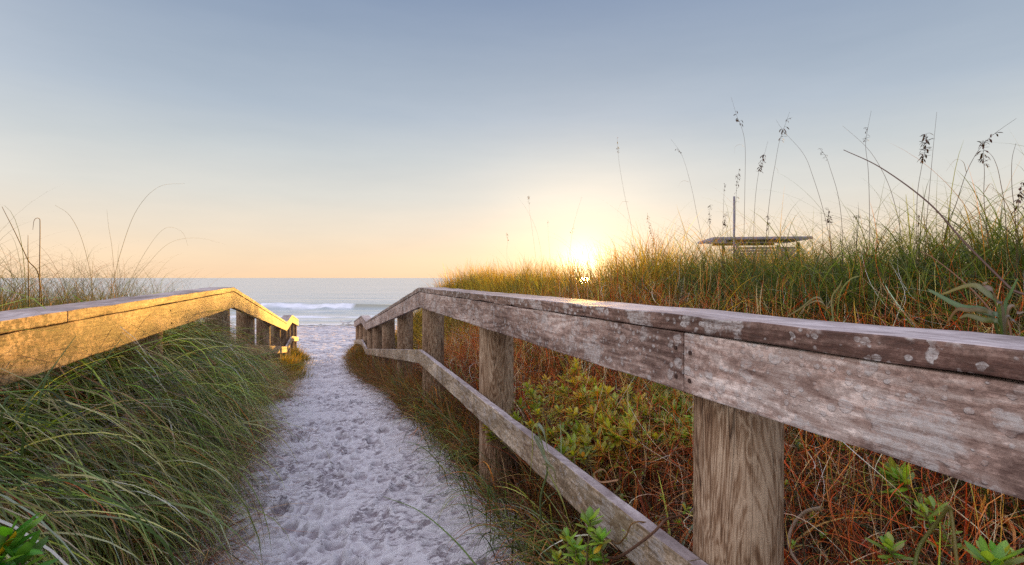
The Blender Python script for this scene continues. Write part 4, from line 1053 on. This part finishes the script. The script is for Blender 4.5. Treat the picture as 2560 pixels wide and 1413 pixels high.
# broad-leaved clump behind the cap, far right
def clump(name, label, base, blades_px, m, cat_, grp=None, k=.75):
    e = empty(name, base, label, cat_, grp)
    for pix, X1, wd, c1_, c2_ in blades_px:
        wd *= .78; c1_ = [q_ * k for q_ in c1_]; c2_ = [q_ * k for q_ in c2_]
        P = [Vector(base)] + [PX(u, v, X1) for u, v in pix]
        geo_obj('leaf', [ribbon_geo(cat(P, 7), lambda f_, w_=wd: w_ * (.35 + .65 * math.sin(math.pi * min(1, .12 + f_ * .85))) * (1 if f_ < .97 else .4), (.25, .6, .75), c1_, c2_, fold=.35)], m, e)
    return e
b0 = PX(2515, 815, 1.75)
clump('broad_leaved_clump', 'clump of wide green strap leaves behind the cap, near the right edge', (b0.x, b0.y, b0.z - .12), [
    ([(2480, 790), (2400, 765), (2320, 723)], 1.7, .022, (.12, .26, .10), (.20, .38, .12)),
    ([(2500, 780), (2460, 725), (2420, 713), (2352, 737)], 1.72, .020, (.12, .30, .16), (.50, .42, .10)),
    ([(2505, 780), (2480, 740), (2470, 715), (2455, 690), (2425, 640)], 1.78, .016, (.14, .30, .05), (.40, .42, .06)),
    ([(2490, 800), (2450, 775), (2420, 775), (2390, 775), (2365, 812)], 1.66, .017, (.13, .22, .10), (.45, .22, .06)),
    ([(2510, 780), (2495, 750), (2480, 725), (2460, 712), (2470, 705)], 1.75, .018, (.30, .28, .26), (.50, .36, .26)),
    ([(2515, 770), (2525, 740), (2545, 695)], 1.78, .015, (.12, .28, .12), (.22, .42, .14)),
    ([(2500, 800), (2470, 785), (2440, 780)], 1.7, .018, (.16, .30, .14), (.26, .38, .2)),
    ([(2520, 790), (2530, 765), (2545, 782), (2560, 780)], 1.72, .013, (.40, .30, .22), (.5, .4, .34)),
    ([(2500, 812), (2460, 800), (2420, 788), (2398, 795)], 1.66, .018, (.15, .28, .08), (.38, .33, .10)),
    ([(2515, 800), (2530, 800), (2545, 820), (2550, 840)], 1.70, .010, (.32, .30, .30), (.5, .45, .45)),
], M_leaf, 'plant', k=.55)
b0 = PX(2090, 790, 2.2)
clump('broad_leaved_clump', 'loose clump of straw-green leaves behind the middle of the cap', (b0.x, b0.y, b0.z - .1), [
    ([(2050, 745), (1995, 775), (1970, 790)], 2.15, .012, (.22, .24, .08), (.40, .34, .14)),
    ([(2100, 740), (2125, 700), (2150, 690)], 2.2, .012, (.22, .30, .06), (.36, .36, .10)),
    ([(2080, 750), (2100, 715), (2105, 700)], 2.25, .014, (.26, .30, .08), (.42, .36, .14)),
    ([(2060, 760), (2020, 760), (1990, 800)], 2.15, .010, (.30, .27, .12), (.45, .38, .2)),
], M_leaf, 'plant')

# reeds and vines
def strip(name, label, pts, wfun, side, c1_, c2_, m, cat_, r=None):
    P = cat(pts, 8)
    base = Vector(pts[0])
    e = empty(name, base, label, cat_)
    if r: geo_obj('stem', [tube_geo(P, r[0], r[1], c1_, 8, c2_)], m, e)
    else: geo_obj('blade', [ribbon_geo(P, wfun, side, c1_, c2_, fold=.3)], m, e)
    return e
e = strip('hooked_reed', 'green reed with hooked drooping leaves in front of the lower rail', [PX(1352, 1300, .70), PX(1352, 1240, .70), PX(1368, 1180, .72), PX(1362, 1140, .72), PX(1350, 1090, .72)], None, None, (.12, .17, .05), (.28, .34, .12), M_leaf, 'plant', r=(.004, .003))
for pix, wd, c_ in (([(1350, 1095), (1340, 1062), (1330, 1075), (1330, 1130), (1322, 1215)], .016, (.28, .32, .08)),
                    ([(1350, 1100), (1345, 1062), (1357, 1080), (1367, 1120), (1376, 1165)], .013, (.24, .30, .22)),
                    ([(1352, 1105), (1336, 1090), (1350, 1120), (1365, 1150), (1385, 1170)], .014, (.20, .24, .16)),
                    ([(1356, 1160), (1380, 1170), (1390, 1200), (1393, 1220)], .010, (.18, .18, .08)),
                    ([(1368, 1175), (1400, 1240), (1420, 1300), (1435, 1350)], .008, (.26, .28, .07))):
    geo_obj('leaf', [ribbon_geo(cat([PX(u, v, .715) for u, v in pix], 7), lambda f_, w_=wd: w_ * math.sin(math.pi * min(1, .15 + f_ * .83)), (.3, .7, .3), c_, [x_ * 1.3 for x_ in c_], fold=.4)], M_leaf, e)
strip('bent_reed', 'thick yellow-green reed bent over in an upside-down V', [PX(2285, 1420, 1.25), PX(2300, 1365, 1.28), PX(2340, 1310, 1.3), PX(2368, 1272, 1.3), PX(2374, 1268, 1.3), PX(2378, 1285, 1.3), PX(2385, 1340, 1.28), PX(2394, 1420, 1.25)], None, None, (.24, .28, .06), (.36, .28, .07), M_leaf, 'plant', r=(.0042, .0036))
strip('curved_dead_vine', 'pale curved dead vine beside the near post', [PX(2055, 1270, 1.35), PX(2015, 1280, 1.35), PX(1985, 1310, 1.33), PX(1972, 1350, 1.3), PX(1980, 1385, 1.28), PX(2005, 1420, 1.25)], None, None, (.42, .33, .25), (.36, .26, .18), M_dry, 'dead vine', r=(.006, .004))
strip('woody_vine', 'brown woody vine creeping over the lower rail', [PX(1520, 1395, .76), PX(1548, 1392, .755), PX(1590, 1365, .755), PX(1635, 1330, .765), PX(1665, 1300, .80), PX(1700, 1290, .95)], None, None, (.16, .09, .06), (.24, .13, .08), M_dry, 'vine', r=(.0042, .003))
strip('woody_vine', 'thin brown twig looping across the lower rail face', [PX(1492, 1338, .77), PX(1530, 1352, .765), PX(1545, 1360, .765), PX(1565, 1340, .765), PX(1590, 1305, .78), PX(1680, 1320, .9)], None, None, (.16, .09, .06), (.34, .2, .06), M_dry, 'vine', r=(.0028, .0018))
strip('curled_dead_leaf', 'pale curled dead leaf lying over the lower rail edge', [PX(1545, 1200, .86), PX(1500, 1205, .85), PX(1485, 1185, .86), PX(1510, 1175, .95), PX(1530, 1215, 1.0)], lambda f_: .006, (.3, .6, .6), (.45, .26, .16), (.5, .32, .22), M_dry, 'dead leaf')
# long blades lying on the sand
def g3(x, y, h): return Vector((x, y, float(ground(x, y)) + h))
strip('fallen_blade', 'long green blade reaching over the sand from the bottom edge, right of centre', [g3(.62, 2.05, .02), g3(.52, 2.25, .12), g3(.40, 2.5, .17), g3(.26, 2.75, .16)], lambda f_: .009 * (1 - f_ * .8), (.5, .5, .6), (.12, .22, .04), (.16, .28, .05), M_grass, 'grass blade')
strip('fallen_blade', 'thin green and straw blade at the bottom of the path, left of centre', [g3(-.36, 2.15, .02), g3(-.30, 2.3, .10), g3(-.22, 2.55, .2), g3(-.13, 2.85, .22)], lambda f_: .006 * (1 - f_ * .7), (.5, .5, .6), (.12, .17, .04), (.42, .36, .22), M_grass, 'grass blade')

# straight long blades crossing the left fascia
for (lab, pix, X, wd) in (('tall green blade crossing the left fascia near the edge of the photo', [(0, 1070), (60, 1015), (120, 935), (190, 840)], -.74, .008),
                          ('shorter green blade crossing the left fascia right of the taller one', [(225, 965), (260, 905), (303, 848)], -.76, .007),
                          ('wide green blade hooked over at its tip below the left fascia', [(60, 1090), (95, 1010), (115, 950), (122, 948), (118, 985)], -.72, .010)):
    pts = [PX(u, v, X) for u, v in pix]
    b = pts[0]; base = Vector((b.x - .05, b.y - .02, float(ground(b.x, b.y))))
    strip('tall_blade', lab, [base] + pts, lambda f_, w_=wd: w_ * (1 - f_ * .8), (.3, .8, .1), (.07, .13, .03), (.16, .26, .07), M_grass, 'grass blade')

# ------------------------------------------------------------------ lifeguard tower
M_paint, t, o = mat('backlit_weathered_white')  # white paint toned mauve-grey: its backlit shade is in the colour
tc = N(t, 'ShaderNodeTexCoord').outputs['Object']
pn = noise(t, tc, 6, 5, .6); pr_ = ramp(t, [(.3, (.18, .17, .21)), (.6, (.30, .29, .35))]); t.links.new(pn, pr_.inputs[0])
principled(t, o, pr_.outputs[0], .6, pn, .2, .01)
M_dark, t, o = mat('dark_timber'); tc = N(t, 'ShaderNodeTexCoord').outputs['Object']
pn = noise(t, tc, 9, 4); pr_ = ramp(t, [(.3, (.05, .035, .04)), (.7, (.12, .09, .09))]); t.links.new(pn, pr_.inputs[0]); principled(t, o, pr_.outputs[0], .7)
def boxes(name, lst, m, parent, bev=.01):
    bm = bmesh.new()
    for (cx, cy, cz, sx, sy, sz) in lst:
        r = bmesh.ops.create_cube(bm, size=1)
        bmesh.ops.scale(bm, vec=(sx, sy, sz), verts=r['verts'])
        bmesh.ops.translate(bm, vec=(cx, cy, cz), verts=r['verts'])
    if bev: bmesh.ops.bevel(bm, geom=list(bm.edges), offset=bev, segments=1, affect='EDGES')
    me = bpy.data.meshes.new(name); bm.to_mesh(me); bm.free()
    me.materials.append(m)
    ob = bpy.data.objects.new(name, me); COL.objects.link(ob); ob.parent = parent
    return ob
tw0 = RD(11.6, 26.2, 0)
gz = float(ground(tw0.x, tw0.y))
tower = empty('lifeguard_tower', (tw0.x, tw0.y, gz), 'white lifeguard tower roof and mast rising above the dune grass', 'lifeguard tower')
tower.rotation_euler = (0, 0, -TH - .12)
zr = 2.98 - gz
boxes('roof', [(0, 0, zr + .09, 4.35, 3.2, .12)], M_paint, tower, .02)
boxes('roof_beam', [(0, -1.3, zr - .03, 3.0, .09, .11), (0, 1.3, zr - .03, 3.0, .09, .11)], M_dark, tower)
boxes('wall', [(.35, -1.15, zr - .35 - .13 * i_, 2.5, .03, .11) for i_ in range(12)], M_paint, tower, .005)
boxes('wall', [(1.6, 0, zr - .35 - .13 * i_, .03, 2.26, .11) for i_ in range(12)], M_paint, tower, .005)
boxes('wall', [(-.9, 0, zr - .35 - .13 * i_, .03, 2.26, .11) for i_ in range(7, 12)], M_paint, tower, .005)
boxes('deck', [(.2, 0, zr - 2.05, 3.4, 3.0, .1)], M_paint, tower)
for sx in (-1.0, 1.68):
    for sy in (-1.22, 1.22):
        boxes('post', [(sx, sy, (zr - .09) / 2, .12, .12, zr - .09)], M_dark if sx > 0 else M_paint, tower)
bm = bmesh.new(); bmesh.ops.create_cone(bm, cap_ends=True, segments=12, radius1=.055, radius2=.045, depth=zr + 2.0)
bmesh.ops.translate(bm, vec=(-1.25, -1.62, (zr + 2.0) / 2), verts=bm.verts)
me = bpy.data.meshes.new('mast'); bm.to_mesh(me); bm.free(); me.materials.append(M_paint)
ob = bpy.data.objects.new('mast', me); COL.objects.link(ob); ob.parent = tower
boxes('mast_bracket', [(-1.25, -1.5, zr - .45, .3, .24, .08)], M_paint, tower)

# ------------------------------------------------------------------ gulls on the waterline
M_gull, t, o = mat('gull_plumage')
tc = N(t, 'ShaderNodeTexCoord').outputs['Object']
sz_ = N(t, 'ShaderNodeSeparateXYZ'); t.links.new(tc, sz_.inputs[0])
gr_ = ramp(t, [(.20, (.75, .74, .74)), (.27, (.38, .38, .42))]); t.links.new(sz_.outputs['Z'], gr_.inputs[0])
principled(t, o, gr_.outputs[0], .7)
M_beak, t, o = mat('gull_beak'); principled(t, o, (.35, .2, .05, 1), .5)
def gull(label, loc, rot):
    e = empty('seagull', loc, label, 'bird', 'gulls at the waterline')
    e.rotation_euler = (0, 0, rot)
    prof_ = [(-.24, .005, .20), (-.17, .022, .205), (-.08, .052, .20), (.0, .064, .195), (.08, .056, .205), (.13, .036, .235), (.155, .03, .265), (.18, .033, .285), (.205, .025, .288), (.222, .008, .285)]
    V = []; Q = []; S = 12
    for x_, r_, z_ in prof_:
        for k_ in range(S):
            a = 2 * math.pi * k_ / S
            V.append((x_, r_ * math.cos(a), z_ + r_ * math.sin(a)))
    for i in range(len(prof_) - 1):
        for k_ in range(S): Q.append((i * S + k_, i * S + (k_ + 1) % S, (i + 1) * S + (k_ + 1) % S, (i + 1) * S + k_))
    me = np_mesh('body', V, Q); me.materials.append(M_gull)
    b = bpy.data.objects.new('body', me); COL.objects.link(b); b.parent = e
    for s_ in (-1, 1):
        V = [(.09, s_ * .058, .23), (.0, s_ * .072, .235), (-.12, s_ * .055, .225), (-.3, s_ * .012, .21), (-.14, s_ * .06, .185), (.02, s_ * .07, .18)]
        me = np_mesh('wing', V, [(0, 1, 4, 5), (1, 2, 3, 4)]); me.materials.append(M_gull)
        b = bpy.data.objects.new('wing', me); COL.objects.link(b); b.parent = e
        g_ = tube_geo([Vector((.01, s_ * .025, .15)), Vector((.0, s_ * .025, .075)), Vector((.012, s_ * .025, 0)), Vector((.05, s_ * .028, 0))], .006, .005, (.2, .1, .05), 5)
        me = np_mesh('leg', g_[0], g_[1], True, g_[2]); me.materials.append(M_beak)
        b = bpy.data.objects.new('leg', me); COL.objects.link(b); b.parent = e
    g_ = tube_geo([Vector((.215, 0, .286)), Vector((.24, 0, .284)), Vector((.262, 0, .276))], .009, .002, (.3, .2, .05), 6)
    me = np_mesh('beak', g_[0], g_[1], True, g_[2]); me.materials.append(M_beak)
    b = bpy.data.objects.new('beak', me); COL.objects.link(b); b.parent = e
for lab, u, dpt, rot in (('grey and white gull standing at the waterline, left of two', 857, 33.6, 2.6 - TH), ('grey and white gull standing at the waterline, right of two', 870, 33.4, .4 - TH)):
    r = (u - 1280) / F_PX * dpt
    p_ = RD(r, dpt, 0)
    gull(lab, (p_.x, p_.y, float(ground(p_.x, p_.y)) + .02), rot)
